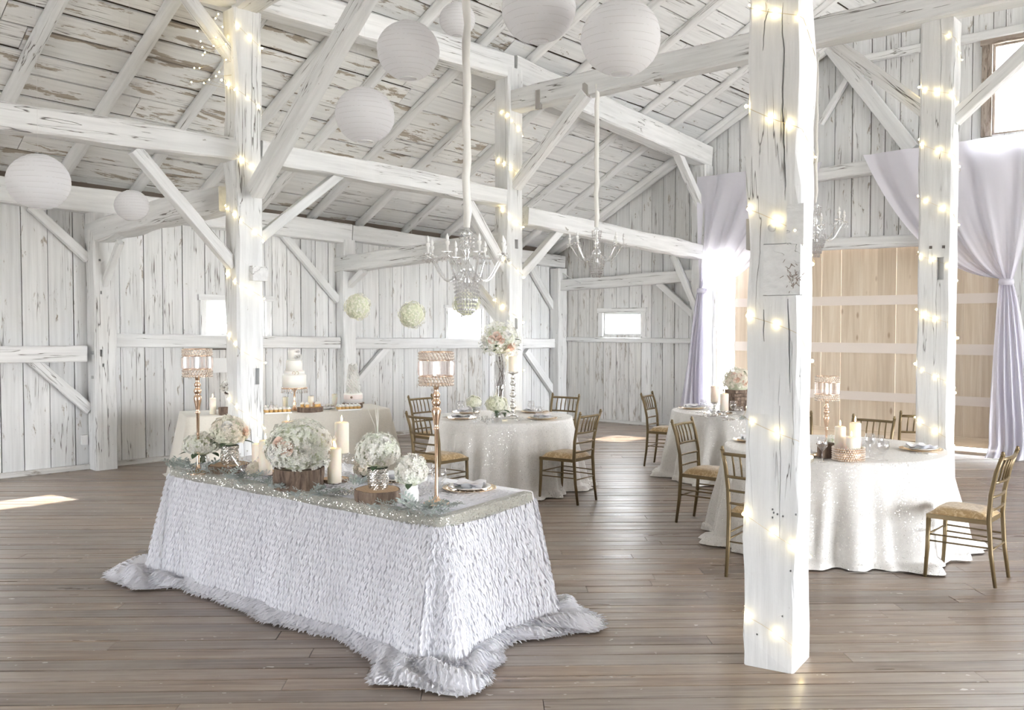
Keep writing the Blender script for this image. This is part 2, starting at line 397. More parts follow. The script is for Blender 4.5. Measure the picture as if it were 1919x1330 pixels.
# gable wall (ahead), with windows and the big door opening
PG = lambda t, z: B(0, t, z)
dt0, dt1 = t_of(GW(1341, 600)), t_of(GW(1876, 600)); DTOP = GW(1600, 462).z
ga = (t_of(GW(1131, 600)), t_of(GW(1202, 600)), GW(1165, 628).z, GW(1165, 586).z)
gb = (t_of(GW(1860, 160)), t_of(GW(1860, 160)) + 1.25, GW(1880, 250).z, GW(1880, 80).z)
holesG = [ga, gb, (dt0, dt1, -0.2, DTOP)]
wg = MB(); tg = lambda t: zR(0, t) + 0.18
slab_holes(wg, PG, GN, -0.1, 10.0, tg, holesG); slab(wg, PG, GN, 10.0, 20.1, -0.2, tg(10), z1b=tg(20))
wall_far = structure(wg.obj('wall_far', M['dark'], smooth=False))
plank_wall(wall_far, PG, D, GN, 0.0, 10.8, lambda t: zR(0, t) + 0.10, holesG, lambda a, z0, z1: M['wall_low'] if (z1 < 2.0 or a < 1.2) else M['wall'], (0.20, 0.30))
# long wall on the right and the gable behind the viewer stand mostly open (their big doors are slid back)
wr_ = MB(); PR = lambda s, z: B(s, 20, z)
RNv = -EN
slab_holes(wr_, PR, RNv, -0.1, 22.1, lambda s: zE(s) + 0.13, [(0.6, 10.0, -0.2, 2.95)])
wall_right = structure(wr_.obj('wall_right', M['pale'], smooth=False))
wk = MB(); PB = lambda t, z: B(22.0, t, z)
slab_holes(wk, PB, -GN, -0.1, 10, lambda t: zR(22, t) + 0.2, [(5.0, 9.0, -0.2, 2.2)]); slab_holes(wk, PB, -GN, 10, 20.1, lambda t: zR(22, t) + 0.2, [])
wall_behind = structure(wk.obj('wall_behind', M['pale'], smooth=False))
fs_ = fb.obj('floor_sheet', M['floor'], floor, smooth=False); fs_['kind'] = 'stuff'
# ground outside
gr = MB(); gr.add([(-80, -80, -0.26), (80, -80, -0.26), (80, 80, -0.26), (-80, 80, -0.26)], [(0, 1, 2, 3)])
ground = structure(gr.obj('ground_outside', simple('pale_gravel_yard', (0.50, 0.49, 0.46), 0.95, spec=0.1), smooth=False))

# ================================================================== roof
up_l = (D.cross(-E)).normalized()
def RT(s, t, dz=0.0): return B(s, t, zR(s, t) + dz)
ro = MB()
def roof_slab(t0, t1, s0, s1, lo, hi):
    p = [RT(s0, t0), RT(s1, t0), RT(s1, t1), RT(s0, t1)]
    ro.add([v + Vector((0, 0, lo)) for v in p] + [v + Vector((0, 0, hi)) for v in p], [(0, 1, 2, 3), (7, 6, 5, 4), (4, 5, 1, 0), (5, 6, 2, 1), (6, 7, 3, 2), (7, 4, 0, 3)])
roof_slab(-0.5, 10, -0.3, 22.3, 0.165, 0.21); roof_slab(10, 20.5, -0.3, 22.3, 0.165, 0.21)
ceiling = structure(ro.obj('ceiling', M['dark'], smooth=False))
slope_n = Vector((D.x * -0.47, D.y * -0.47, 0.88)).normalized()
t = -0.25; kc = 0
while t < 9.95:
    w = random.uniform(0.24, 0.32); s = -0.15 - random.uniform(0, 1.5); t1 = min(t + w, 9.97)
    smax = 12.8 if t < 7 else 10
    while s < smax:
        L = random.uniform(2.6, 4.6) if t < 6.6 else 14; s0, s1 = max(s, -0.15), min(s + L, smax + 0.4)
        if s1 - s0 > 0.2:
            dz = 0.125 + random.uniform(-0.006, 0.006); tm = (t + t1) / 2
            g = random.choice((0.012, 0.018, 0.024, 0.034)); tl = random.uniform(-0.004, 0.004)
            near = s0 + s1 > 10
            timber('roof_board', RT(s0 + 0.004, tm + tl, dz), RT(s1 - 0.004, tm - tl, dz), (t1 - t - g) * 1.13, 0.022, M['roof'] if near else M['roof_n'], ceiling, up=slope_n)
        s += L
    t = t1; kc += 1
# the plain whitewashed boarding of the slope beyond the ridge
rb = MB(); p = [RT(-0.2, 10.02, 0.11), RT(22, 10.02, 0.11), RT(22, 20.2, 0.11), RT(-0.2, 20.2, 0.11)]
rb.add(p, [(0, 1, 2, 3)]); p = [RT(13.3, 0, 0.11), RT(22, 0, 0.11), RT(22, 10, 0.11), RT(13.3, 10, 0.11)]; rb.add(p, [(0, 1, 2, 3)])
rbo = rb.obj('boarding', M['pale'], ceiling, smooth=False)
s = 0.16
while s < 12.9:
    r = random.uniform(0.058, 0.070); js = random.uniform(-0.06, 0.06)
    pole('rafter', RT(s, -0.35, r + 0.006), RT(s + js, 9.95, r + 0.006), r, r * 0.85, M['beam'], ceiling, flat=1.15, jit=0.008)
    s += random.uniform(0.80, 0.93)

# ================================================================== timber frame
def post(p, w, dpt, h, label, rz=None, jit=0.010, mat='post', lean=(0, 0), ch=0.018):
    ax = E if rz is None else Vector((cos(rz), sin(rz), 0))
    o = timber('timber_post', Vector((p.x, p.y, 0)), Vector((p.x + lean[0], p.y + lean[1], h)), dpt, w, M[mat], up=tuple(ax), ch=ch, jit=jit, step=0.16)
    return tag(o, label, 'post')
def beam(p0, p1, w, h, label, group=None, jit=0.012, mat='beam', name='timber_beam', ch=0.02, bow=0.0, cat='beam', up=(0, 0, 1)):
    o = timber(name, p0, p1, w, h, M[mat], ch=ch, jit=jit, step=0.22, bow=bow, up=up)
    return tag(o, label, cat, group)
def brace(p0, p1, w, label, h=None, mat='beam'):
    ex = (p1 - p0).normalized() * 0.07; p0, p1 = p0 - ex, p1 + ex
    return beam(p0, p1, w, h or w, label, None, 0.004, mat, 'timber_brace', 0.008, 0, 'brace')
def mid(f, px, y0, y1): return (f(px, y0) + f(px, y1)) / 2
def thick(f, px, y0, y1): return abs(f(px, y0).z - f(px, y1).z)

post_w1 = post(W1 + D * 0.14, 0.26, 0.26, zE(8.59) - 0.29, 'broad whitewashed wall post between the low girt and the window wall', mat='beam')
post_w2 = post(W2 + D * 0.12, 0.22, 0.22, zE(4.97) - 0.24, 'whitewashed wall post behind the petal-covered cone cake', mat='beam')
post_w3 = post(C0 + D * 0.13 - E * 0.13, 0.24, 0.24, zE(0) - 0.27, 'whitewashed corner post where the two plank walls meet', mat='beam')
post_a1 = post(A1, 0.275, 0.25, 4.82, 'tall weathered white post with string lights behind the petal-clothed head table', mat='beam', jit=0.016)
post_a2 = post(A2, 0.26, 0.26, 4.98, 'tall white post with string lights behind the blush rose centrepiece', mat='beam', jit=0.014)
post_ag = post(AG - E * 0.14, 0.26, 0.26, 4.42, 'white gable post behind the bright swagged drape', mat='beam')
post_m = post(MP, 0.30, 0.255, 4.90, 'massive hewn white post wrapped in warm string lights standing free on planks', rz=radians(58), jit=0.018, ch=0.012)
post_r = post(RP, 0.27, 0.29, 4.57, 'white post with string lights standing before the pine barn door', rz=radians(52), jit=0.010)

# plates, girts and braces that belong to the walls
def wpart(name, p0, p1, w, h, parent, jit=0.006, ch=0.012, up=(0, 0, 1)):
    return timber(name, p0, p1, w, h, M['beam'], parent, up=up, ch=ch, jit=jit, step=0.25)
wpart('wall_plate', B(0.02, 0.10, zE(0) - 0.14), B(4.9, 0.10, zE(4.9) - 0.12), 0.22, 0.23, wall_left, 0.012)
wpart('wall_plate', B(4.92, 0.10, zE(4.9) - 0.14), B(12.6, 0.10, zE(12.6) - 0.16), 0.24, 0.29, wall_left, 0.012)
def girt(x0, t0, b0, x1, t1, b1, f, parent, inn, w=0.16, name='girt'):
    p0, p1 = mid(f, x0, t0, b0), mid(f, x1, t1, b1); h = (thick(f, x0, t0, b0) + thick(f, x1, t1, b1)) / 2
    return wpart(name, p0 + inn * (w / 2), p1 + inn * (w / 2), w, h, parent)
g0 = girt(-160, 650, 682, 152, 647, 677, EW, wall_left, -EN, 0.20)
girt(205, 625, 650, 627, 631, 653, EW, wall_left, -EN, 0.16)
girt(656, 632, 654, 1034, 635, 651, EW, wall_left, -EN, 0.15)
def wbrace(f, a, b, w, parent, inn, off=0.06, h=0.08):
    pa_, pb_ = f(*a), f(*b); ex = (pb_ - pa_).normalized() * 0.07; a_, b_ = pa_ - ex, pb_ + ex
    return wpart('brace', a_ + inn * off, b_ + inn * off, h, w, parent, 0.003, 0.006)
IE = -EN; IG = -GN
wbrace(EW, (62, 395), (153, 478), 0.105, wall_left, IE); wbrace(EW, (66, 682), (156, 760), 0.12, wall_left, IE)
wbrace(EW, (530, 445), (624, 557), 0.10, wall_left, IE); wbrace(EW, (716, 656), (664, 716), 0.11, wall_left, IE)
wbrace(EW, (990, 503), (1034, 580), 0.12, wall_left, IE); wbrace(EW, (984, 662), (1032, 732), 0.13, wall_left, IE)
girt(1045, 527, 546, 1314, 505, 528, GW, wall_far, IG, 0.22)
girt(1054, 631, 640, 1322, 634, 644, GW, wall_far, IG, 0.05, 'rail')
wbrace(GW, (1243, 535), (1316, 602), 0.11, wall_far, IG)
wbrace(GW, (1280, 488), (1320, 580), 0.11, wall_far, IG, 0.25)
girt(1322, 345, 372, 1960, 262, 283, GW, wall_far, IG, 0.20, 'header')
girt(1342, 458, 478, 1890, 432, 455, GW, wall_far, IG, 0.14, 'lintel')
girt(1600, 108, 124, 1980, 34, 50, GW, wall_far, IG, 0.08, 'rail')
wbrace(GW, (1553, 80), (1708, 276), 0.20, wall_far, IG, 0.10, 0.12)
wbrace(GW, (1546, 226), (1602, 132), 0.08, wall_far, IG, 0.07)
girt(1880, 700, 701, 1881, 700, 701, GW, wall_far, IG, 0.01, 'peg') if False else None
pole('gable_rafter', B(0.10, -0.1, zR(0, -0.1) + 0.02), B(0.10, 9.9, zR(0, 9.9) + 0.02), 0.06, 0.06, M['beam'], wall_far)
for f, a, b, par in ((B, 0, 12.4, wall_left),):
    timber('skirting', B(0.2, 0.03, 0.03), B(12.4, 0.03, 0.03), 0.05, 0.06, M['wall_low'], par)
timber('skirting', B(0.03, 0.2, 0.025), B(0.03, 3.3, 0.025), 0.05, 0.05, M['wall_low'], wall_far)

# beams of the inner frame
def rowbeam(x0, t0, b0, x1, t1, b1, f, w, label, **k):
    p0, p1 = mid(f, x0, t0, b0), mid(f, x1, t1, b1); h = (thick(f, x0, t0, b0) + thick(f, x1, t1, b1)) / 2
    ex = (p1 - p0).normalized() * 0.07
    return beam(p0 - ex, p1 + ex, w, h, label, **k)
rowbeam(-150, 173, 222, 424, 257, 305, PA, 0.24, 'heavy white longitudinal beam meeting the string-lit post near the lanterns')
rowbeam(494, 268, 306, 936, 352, 388, PA, 0.22, 'white longitudinal beam spanning between the two string-lit aisle posts')
rowbeam(986, 388, 424, 1312, 459, 487, PA, 0.20, 'white longitudinal beam running from aisle post to the draped gable')
pa0 = PA(380, -60); 
beam(A1 - RA * 3.6 + Vector((0, 0, 5.02)), A2 - RA * 0.02 + Vector((0, 0, 5.0)), 0.24, 0.30, 'high white purlin under the rafters between the aisle posts')
beam(A2 + RB * 0.02 + Vector((0, 0, 4.98)), AG - E * 0.06 + Vector((0, 0, 4.58)), 0.26, 0.34, 'high crackled white purlin reaching the gable wall above the drape')
rowbeam(162, 428, 466, 424, 352, 402, P1, 0.26, 'curved rough white tie log from the wall post to the string-lit post', jit=0.02, bow=0.05)
rowbeam(636, 484, 510, 938, 434, 474, P2, 0.24, 'straight white tie beam behind the crystal chandelier and hanging flower balls')
tieA = mid(P2, 968, 163, 205); tieB = Vector((RP.x, RP.y, 0)) + D * 0.0; tieB.z = 4.88
beam(A2 + D * 0.10 + Vector((0, 0, 4.57)), RP + D * 1.8 + Vector((0, 0, 4.74)), 0.22, 0.265, 'long white cross beam with notches above the second chandelier')
d1 = (MP - A1).normalized(); beam(A1 + d1 * 0.02 + Vector((0, 0, 4.93)), MP + d1 * 1.6 + Vector((0, 0, 5.05)), 0.24, 0.24, 'white cross beam overhead at the top of the string-lit posts')
# braces of the inner frame
def PT1(px, py): return at_plane(px, py, A1, d1)
b1 = brace(PT1(484, 350), PT1(690, -14), 0.13, 'broad flat white brace rising from the string-lit post past the lanterns', 0.17); 
brace(PA(428, 487), PA(262, 292), 0.11, 'slim white brace from heavy beam down to post near the lanterns', 0.11)
brace(PA(432, 106), PA(344, -14), 0.11, 'short white brace trailing loose string lights at the post', 0.11)
brace(PA(494, 440), PA(642, 322), 0.10, 'thin white brace between aisle post and beam above the cake', 0.10)
brace(P2(972, 342), P2(1092, 184), 0.13, 'white brace between aisle post and notched cross beam')
brace(PA(880, 388), PA(946, 508), 0.11, 'white brace slanting behind the nearer crystal chandelier', 0.13)
brace(P2(846, 478), P2(942, 602), 0.12, 'long white brace slanting above the blush rose centrepiece', 0.13)
brace(PA(980, 510), PA(1048, 432), 0.11, 'small white brace left of the farther chandelier', 0.11)
brace(P2(187, 560), P1(222, 462), 0.07, 'thin white brace under the curved tie log at wall post', 0.07) if False else brace(P1(187, 558), P1(222, 462), 0.07, 'thin white brace under the curved tie log at wall post', 0.09)
brace(P2(650, 540), P2(678, 512), 0.09, 'stub white brace under the straight tie beam at wall post', 0.09)
brace(PA(1272, 292), PA(1316, 392), 0.13, 'white brace from crackled purlin down to gable post', 0.11)
def PT2(px, py): return at_plane(px, py, RP, D)
brace(PT2(1560, 78), PT2(1742, 214), 0.14, 'pale white brace from notched cross beam to post before the door', 0.13)
brace(PT2(1800, 214), PT2(1985, 42), 0.12, 'white brace crossing in front of the high bright window', 0.12)

# ================================================================== windows
def window(n, P, inn, a0, a1, z0, z1, fr=0.09, casing=True, rail=False, mat='beam', sill=True, right=True):
    """timber casing standing proud of the boards, sash and a glass pane"""
    mb = MB(); o = structure(link('window_%d' % n, None))
    dirv = (P(1, 0) - P(0, 0))
    def bar(x0, x1, za, zb, dpt, nm, out=0.0):
        p0 = P((x0 + x1) / 2, 0) + inn * (dpt / 2 - out)
        hz = (x1 - x0) > (zb - za)
        if hz: return timber(nm, P(x0, (za + zb) / 2) + inn * (dpt / 2 - out), P(x1, (za + zb) / 2) + inn * (dpt / 2 - out), dpt, zb - za, M[mat], o, ch=0.004, jit=0.001)
        return timber(nm, p0 + Vector((0, 0, za)), p0 + Vector((0, 0, zb)), dpt, x1 - x0, M[mat], o, up=tuple(dirv), ch=0.004, jit=0.001)
    bar(a0 - fr, a0, z0 - 0.02, z1, 0.035, 'casing'); bar(a1, a1 + fr, z0 - 0.02, z1, 0.035, 'casing'); bar(a0 - fr - 0.02, a1 + fr + 0.02, z1, z1 + fr * 0.9, 0.04, 'casing')
    sw = 0.03
    bar(a0, a0 + sw, z0, z1, 0.03, 'sash', 0.05); bar(a1 - sw, a1, z0, z1, 0.03, 'sash', 0.05); bar(a0 + sw, a1 - sw, z0, z0 + sw, 0.03, 'sash', 0.05); bar(a0 + sw, a1 - sw, z1 - sw, z1, 0.03, 'sash', 0.05)
    g = MB(); c = [P(a0 + sw, z0 + sw), P(a1 - sw, z0 + sw), P(a1 - sw, z1 - sw), P(a0 + sw, z1 - sw)]
    g.add([v - inn * 0.034 for v in c] + [v - inn * 0.038 for v in c], [(0, 1, 2, 3), (7, 6, 5, 4), (0, 4, 5, 1), (1, 5, 6, 2), (2, 6, 7, 3), (3, 7, 4, 0)])
    g.obj('pane', M['pane'], o, smooth=False); return o
window(1, PE, IE, *wa); window(2, PE, IE, *wb, fr=0.06); window(3, PE, IE, *wc)
window(4, PG, IG, *ga, fr=0.10)
M['brownframe'] = wood_paint('worn_brown_window_frame', (0.52, 0.44, 0.38), (0.30, 0.24, 0.20), 0.5, 0.6, 0.15)
window(5, PG, IG, *gb, fr=0.13, mat='brownframe')

# ================================================================== big pine door, slid a little open
door = structure(link('door_1', None)); DO = GN * 0.16
t0, t1 = t_of(GW(1369, 600)) + 0.0, dt1 + 0.35; edges = [t0]
while edges[-1] < t1 - 0.05: edges.append(min(edges[-1] + random.uniform(0.24, 0.34), t1))
for i, (a, b) in enumerate(zip(edges[:-1], edges[1:])):
    g = 0.008 if i in (5, 9) else 0.002; c = B(0, (a + b) / 2) + DO
    timber('board', c + Vector((0, 0, 0.06)), c + Vector((0, 0, DTOP + 0.1)), b - a - g, 0.025, M['pine'], door, up=tuple(GN))
M['doorrail'] = simple('pale_limed_rail', (0.78, 0.70, 0.64), 0.6)
for (yl, yr, h) in ((563, 561, 0.14), (650, 655, 0.15), (738, 750, 0.13)):
    z = (GW(1545, yl).z + GW(1728, yr).z) / 2
    timber('rail', B(0, t0, z) + DO - GN * 0.026, B(0, t1, z) + DO - GN * 0.026, 0.028, h, M['doorrail'], door)
timber('sill', B(0, dt0, -0.005) + GN * 0.08, B(0, dt1, -0.005) + GN * 0.08, 0.26, 0.05, M['pine'], door)
timber('rail', B(0, t0, 0.13) + DO - GN * 0.026, B(0, t1, 0.13) + DO - GN * 0.026, 0.028, 0.14, M['pine'], door)

# ================================================================== marks and fittings on the posts
M['iron'] = simple('dark_iron_bolt', (0.16, 0.145, 0.135), 0.6, 0.6)
M['greywood'] = simple('bare_grey_wood', (0.42, 0.40, 0.38), 0.9, spec=0.1)
def fit(o, parent): o.parent = parent; o.matrix_parent_inverse = parent.matrix_basis.inverted(); return o
def face_box(px0, py0, px1, py1, p0, along, n, proud, back):
    a = at_plane(px0, py0, p0, along); c = at_plane(px1, py1, p0, along); w = abs((c - a).dot(along)); h = abs(a.z - c.z); m = (a + c) / 2 + n * ((proud - back) / 2)
    mb = MB(); vs = []
    for dz in (-h / 2, h / 2):
        for u, v in ((-w / 2, -1), (w / 2, -1), (w / 2, 1), (-w / 2, 1)): vs.append(along * u + n * (v * (proud + back) / 2) + Vector((0, 0, dz)))
    mb.add(vs, [(3, 2, 1, 0), (4, 5, 6, 7), (0, 1, 5, 4), (1, 2, 6, 5), (2, 3, 7, 6), (3, 0, 4, 7)]); return mb, m
def on_face(px0, py0, px1, py1, p0, along, n, mat, parent, name, proud=0.004, back=0.02):
    mb, m = face_box(px0, py0, px1, py1, p0, along, n, proud, back); return fit(mb.obj(name, M[mat], None, m, smooth=False), parent)
# mortises, nail holes, shakes and gaps are cut out of the wood itself
CUTS = {}
def cut_box(px0, py0, px1, py1, p0, along, n, parent, depth=0.06):
    mb, m = face_box(px0, py0, px1, py1, p0, along, n, 0.05, depth); CUTS.setdefault(parent.name, []).append((mb, m))
def crack(pts, p0, along, n, parent, w=0.006):
    P_ = [at_plane(x, y, p0, along) for x, y in pts]; Q = []
    for a, c in zip(P_[:-1], P_[1:]):
        for k in range(5): Q.append(a.lerp(c, k / 5) + along * random.uniform(-0.0025, 0.0025))
    Q.append(P_[-1]); vs = []; c0 = Q[len(Q) // 2].copy()
    for i, q in enumerate(Q):
        ww = max(0.0012, w * sin(pi * (i + 0.6) / (len(Q) + 0.2)) ** 0.6); vs += [q - along * ww + n * 0.04 - c0, q + along * ww + n * 0.04 - c0, q - n * 0.04 - c0]
    fs = [(0, 1, 2)] + [(i * 3 + k, i * 3 + (k + 1) % 3, (i + 1) * 3 + (k + 1) % 3, (i + 1) * 3 + k) for i in range(len(Q) - 1) for k in range(3)] + [(len(Q) * 3 - 1, len(Q) * 3 - 2, len(Q) * 3 - 3)]
    mb = MB(); mb.add(vs, fs); CUTS.setdefault(parent.name, []).append((mb, c0))
def fix_normals(me):
    bm = bmesh.new(); bm.from_mesh(me); bmesh.ops.recalc_face_normals(bm, faces=bm.faces); bm.to_mesh(me); bm.free()
def apply_cuts():
    tools = []; jobs = []
    for nm, cs in CUTS.items():
        o = bpy.data.objects[nm]; fix_normals(o.data)
        for mb, c in cs:
            t = mb.obj('cutter', None, None, c, smooth=False); fix_normals(t.data); tools.append(t)
            md = o.modifiers.new('cut', 'BOOLEAN'); md.operation = 'DIFFERENCE'; md.solver = 'EXACT'; md.object = t
        jobs.append(o)
    bpy.context.view_layer.update(); dg = bpy.context.evaluated_depsgraph_get()
    for o in jobs:
        me = bpy.data.meshes.new_from_object(o.evaluated_get(dg)); n0 = len(o.data.polygons); o.modifiers.clear()
        if len(me.polygons) >= n0 * 0.7: o.data = me
    for t in tools: bpy.data.objects.remove(t)
aM = Vector((cos(radians(58)), sin(radians(58)), 0)); pM = Vector((-aM.y, aM.x, 0)); fM = MP - aM * 0.150
for pts, w in ((((1467, 4), (1466, 60), (1470, 100), (1466, 180), (1468, 250), (1471, 330), (1471, 375)), 0.008), (((1440, 16), (1434, 40), (1430, 95)), 0.006), (((1476, 560), (1480, 640), (1481, 735)), 0.007), (((1460, 760), (1462, 860), (1460, 1010)), 0.004), (((1431, 580), (1432, 640)), 0.006), (((1500, 640), (1502, 690)), 0.004)):
    crack(pts, fM, pM, -aM, post_m, w)
on_face(1476, 383, 1507, 457, fM, pM, -aM, 'post', post_m, 'scarf_plate', 0.016); on_face(1432, 459, 1500, 552, fM, pM, -aM, 'post', post_m, 'patch_block', 0.009)
cut_box(1430, 457, 1502, 459, fM, pM, -aM, post_m); cut_box(1430, 551, 1500, 553, fM, pM, -aM, post_m)
tb_ = on_face(1404, 412, 1424, 468, fM + aM * 0.16, pM, -aM, 'greywood', post_m, 'tenon_end', 0.05, 0.10)
for (x, y, r) in ((1447, 427, 0.020),):
    q = at_plane(x, y, fM, pM); mb = MB(); mb.lathe([(r, 0), (r * 0.95, 0.012), (0, 0.013)], 14); o = mb.obj('peg', M['post'], None, q); o.rotation_euler = (-aM).to_track_quat('Z', 'Y').to_euler(); fit(o, post_m)
q = at_plane(1489, 520, fM, pM) - aM * 0.012; mb = MB(); rr = random.Random(2)
for k in range(70):
    a = Vector((rr.gauss(0, 0.016), rr.gauss(0, 0.016), rr.gauss(0, 0.03))); mb.tube([a, a + Vector((rr.uniform(-.02, .02), rr.uniform(-.02, .02), rr.uniform(-.03, .03)))], 0.0014, 4)
fit(mb.obj('straw_nest', simple('dry_straw', (0.22, 0.17, 0.14), 0.9), None, q), post_m)['kind'] = 'stuff'
for (x, y) in ((1447, 955), (1449, 961), (1447, 970), (1456, 964), (1466, 968), (1481, 1070), (1466, 1155), (1490, 965), (1419, 1188)):
    cut_box(x - 1.5, y - 2, x + 1.5, y + 2, fM, pM, -aM, post_m)
aR = Vector((cos(radians(52)), sin(radians(52)), 0)); pR = Vector((-aR.y, aR.x, 0)); fR = RP - aR * 0.135
cut_box(1756, 482, 1768, 524, fR, pR, -aR, post_r); on_face(1742, 461, 1747, 466, fR, pR, -aR, 'iron', post_r, 'bolt', 0.012); on_face(1766, 460, 1771, 465, fR, pR, -aR, 'iron', post_r, 'bolt', 0.012)
crack(((1762, 15), (1764, 120), (1760, 250)), fR, pR, -aR, post_r, 0.004); crack(((1757, 700), (1759, 860)), fR, pR, -aR, post_r, 0.004)
fA = A1 + D * 0.125; on_face(468, 498, 497, 527, fA, E, D, 'beam', post_a1, 'tenon_end', 0.05, 0.04); cut_box(477, 690, 486, 720, fA, E, D, post_a1)
crack(((474, 10), (473, 120), (471, 210), (472, 300)), fA, E, D, post_a1, 0.006); crack(((487, 5), (486, 70)), fA, E, D, post_a1, 0.005)
fB = A2 + D * 0.13; cut_box(965, 448, 971, 466, fB, E, D, post_a2); cut_box(965, 596, 970, 616, fB, E, D, post_a2); crack(((946, 140), (947, 240), (948, 330)), A2 - E * 0.13, D, -E, post_a2, 0.006)
fW = W1 + D * 0.14 - E * 0.13; fV = W1 + D * 0.27
for r in ((172, 658, 177, 664), (171, 704, 176, 710)): cut_box(*r, fW, D, -E, post_w1)
for r in ((187, 655, 193, 668), (192, 681, 196, 687), (185, 485, 189, 489), (188, 545, 191, 551)): cut_box(*r, fV, E, D, post_w1)
tieo = [o for o in bpy.data.objects if o.get('label', '').startswith('long white cross beam')][0]
fT = (A2 + RP) / 2 - E * 0.115; dT = (RP - A2).normalized()
for (x0, y0, x1, y1) in ((1006, 170, 1014, 204), (1094, 146, 1104, 182), (1228, 108, 1242, 150), (1364, 72, 1381, 116), (1568, 28, 1582, 72), (1702, 2, 1726, 30)): on_face(x0, y0, x1, y1, fT, dT, -E, 'greywood', tieo, 'notch', 0.026)
# the little hatch in the long wall, with its plaque, and the wall socket
for (x0, y0, x1, y1) in ((389, 654, 391, 772), (389, 653, 427, 655), (411, 656, 413, 771)): [cut_box(x0, y0, x1, y1, C0, E, IE, o) for o in wall_left.children if o.name.startswith('board') and abs(s_of(o.location) - s_of(EW(408, 700))) < 0.45 and o.location.z < 2.2]
on_face(397, 671, 428, 697, C0 + IE * 0.003, E, IE, 'pale', wall_left, 'plaque', 0.03); on_face(151, 815, 162, 832, C0 + IE * 0.003, E, IE, 'pale', wall_left, 'socket_box', 0.05)

r0, r1 = GW(1046, 500) + IG * 0.10, GW(1102, 531) + IG * 0.24
MB().tube([r0.lerp(r1, k / 6) - Vector((0, 0, 0.03 * sin(pi * k / 6))) for k in range(7)], 0.010, 6).obj('rope', M['beam'], wall_far)
apply_cuts()

# ================================================================== materials for the furnishings
def cloth_mat(name, col, seq=0.0, rough=0.6, scale=170.0, wrinkle=30.0):
    m, nt, p, out = mat_new(name); v = coords(nt, (1, 1, 1), False)
    p.inputs['Roughness'].default_value = rough; p.inputs['Sheen Weight'].default_value = 0.25; p.inputs['Specular IOR Level'].default_value = 0.3
    n = noise_n(nt, v, wrinkle, 4, 0.6); c = ramp(nt, n, [(0.3, (col[0] * 0.93, col[1] * 0.93, col[2] * 0.93)), (0.7, col)])
    if seq:
        vo = nd(nt, 'ShaderNodeTexVoronoi'); vo.inputs['Scale'].default_value = scale; nt.links.new(v, vo.inputs['Vector'])
        sep = nd(nt, 'ShaderNodeSeparateColor'); nt.links.new(vo.outputs['Color'], sep.inputs[0])
        k = ramp(nt, sep.outputs[0], [(1 - seq, 0.0), (1 - seq + 0.02, 1.0)])
        nt.links.new(mathn(nt, 'MULTIPLY', k, 0.85), p.inputs['Metallic']); nt.links.new(ramp(nt, k, [(0.0, rough), (1.0, 0.18)]), p.inputs['Roughness'])
        c = mix(nt, mathn(nt, 'MULTIPLY', k, 0.7), c, (0.97, 0.96, 0.94))
        geo = nd(nt, 'ShaderNodeNewGeometry'); vm = nd(nt, 'ShaderNodeVectorMath', operation='SUBTRACT'); nt.links.new(vo.outputs['Color'], vm.inputs[0]); vm.inputs[1].default_value = (0.5, 0.5, 0.5)
        sc = nd(nt, 'ShaderNodeVectorMath', operation='SCALE'); nt.links.new(vm.outputs[0], sc.inputs[0]); nt.links.new(mathn(nt, 'MULTIPLY', k, 0.9), sc.inputs['Scale'])
        ad = nd(nt, 'ShaderNodeVectorMath', operation='ADD'); nt.links.new(geo.outputs['Normal'], ad.inputs[0]); nt.links.new(sc.outputs[0], ad.inputs[1])
        nm = nd(nt, 'ShaderNodeVectorMath', operation='NORMALIZE'); nt.links.new(ad.outputs[0], nm.inputs[0]); nt.links.new(nm.outputs[0], p.inputs['Normal'])
    else: bump(nt, p, n, 0.15, 0.01)
    nt.links.new(c, p.inputs['Base Color']); return m
def sheer_mat(name, col, trl=0.35, trp=0.0):
    m = bpy.data.materials.new(name); m.use_nodes = True; nt = m.node_tree; nt.nodes.clear(); out = nd(nt, 'ShaderNodeOutputMaterial')
    a = nd(nt, 'ShaderNodeBsdfDiffuse'); b = nd(nt, 'ShaderNodeBsdfTranslucent'); mx = nd(nt, 'ShaderNodeMixShader'); mx.inputs[0].default_value = trl
    a.inputs[0].default_value = rgba(col); b.inputs[0].default_value = rgba(col); nt.links.new(a.outputs[0], mx.inputs[1]); nt.links.new(b.outputs[0], mx.inputs[2]); o = mx
    if trp:
        t = nd(nt, 'ShaderNodeBsdfTransparent'); m2 = nd(nt, 'ShaderNodeMixShader'); m2.inputs[0].default_value = trp
        nt.links.new(mx.outputs[0], m2.inputs[1]); nt.links.new(t.outputs[0], m2.inputs[2]); o = m2
    nt.links.new(o.outputs[0], out.inputs[0]); return m
M['sequin'] = cloth_mat('white_sequin_cloth', (0.76, 0.74, 0.715), 0.05, 0.55, 300)
M['lace'] = cloth_mat('ivory_textured_cloth', (0.74, 0.70, 0.63), 0.0, 0.7, 90, 60)
M['petal'] = sheer_mat('white_taffeta_petal', (0.86, 0.86, 0.90), 0.25)
M['headcloth'] = simple('white_taffeta', (0.80, 0.80, 0.84), 0.5, sheen=0.3, spec=0.3)
M['trim'] = cloth_mat('silver_beaded_trim', (0.36, 0.355, 0.315), 0.16, 0.5, 260, 120)
M['voile'] = sheer_mat('lilac_white_voile', (0.89, 0.875, 0.95), 0.45, 0.02)
M['paper'] = sheer_mat('white_rice_paper', (0.92, 0.92, 0.94), 0.45)
M['napkin'] = simple('white_napkin', (0.88, 0.88, 0.92), 0.7, sheen=0.2)
M['ribbon'] = simple('ivory_fabric_sleeve', (0.86, 0.85, 0.82), 0.7, sheen=0.3)
M['gold'] = simple('rose_gold_metal', (0.86, 0.64, 0.48), 0.25, 1.0)
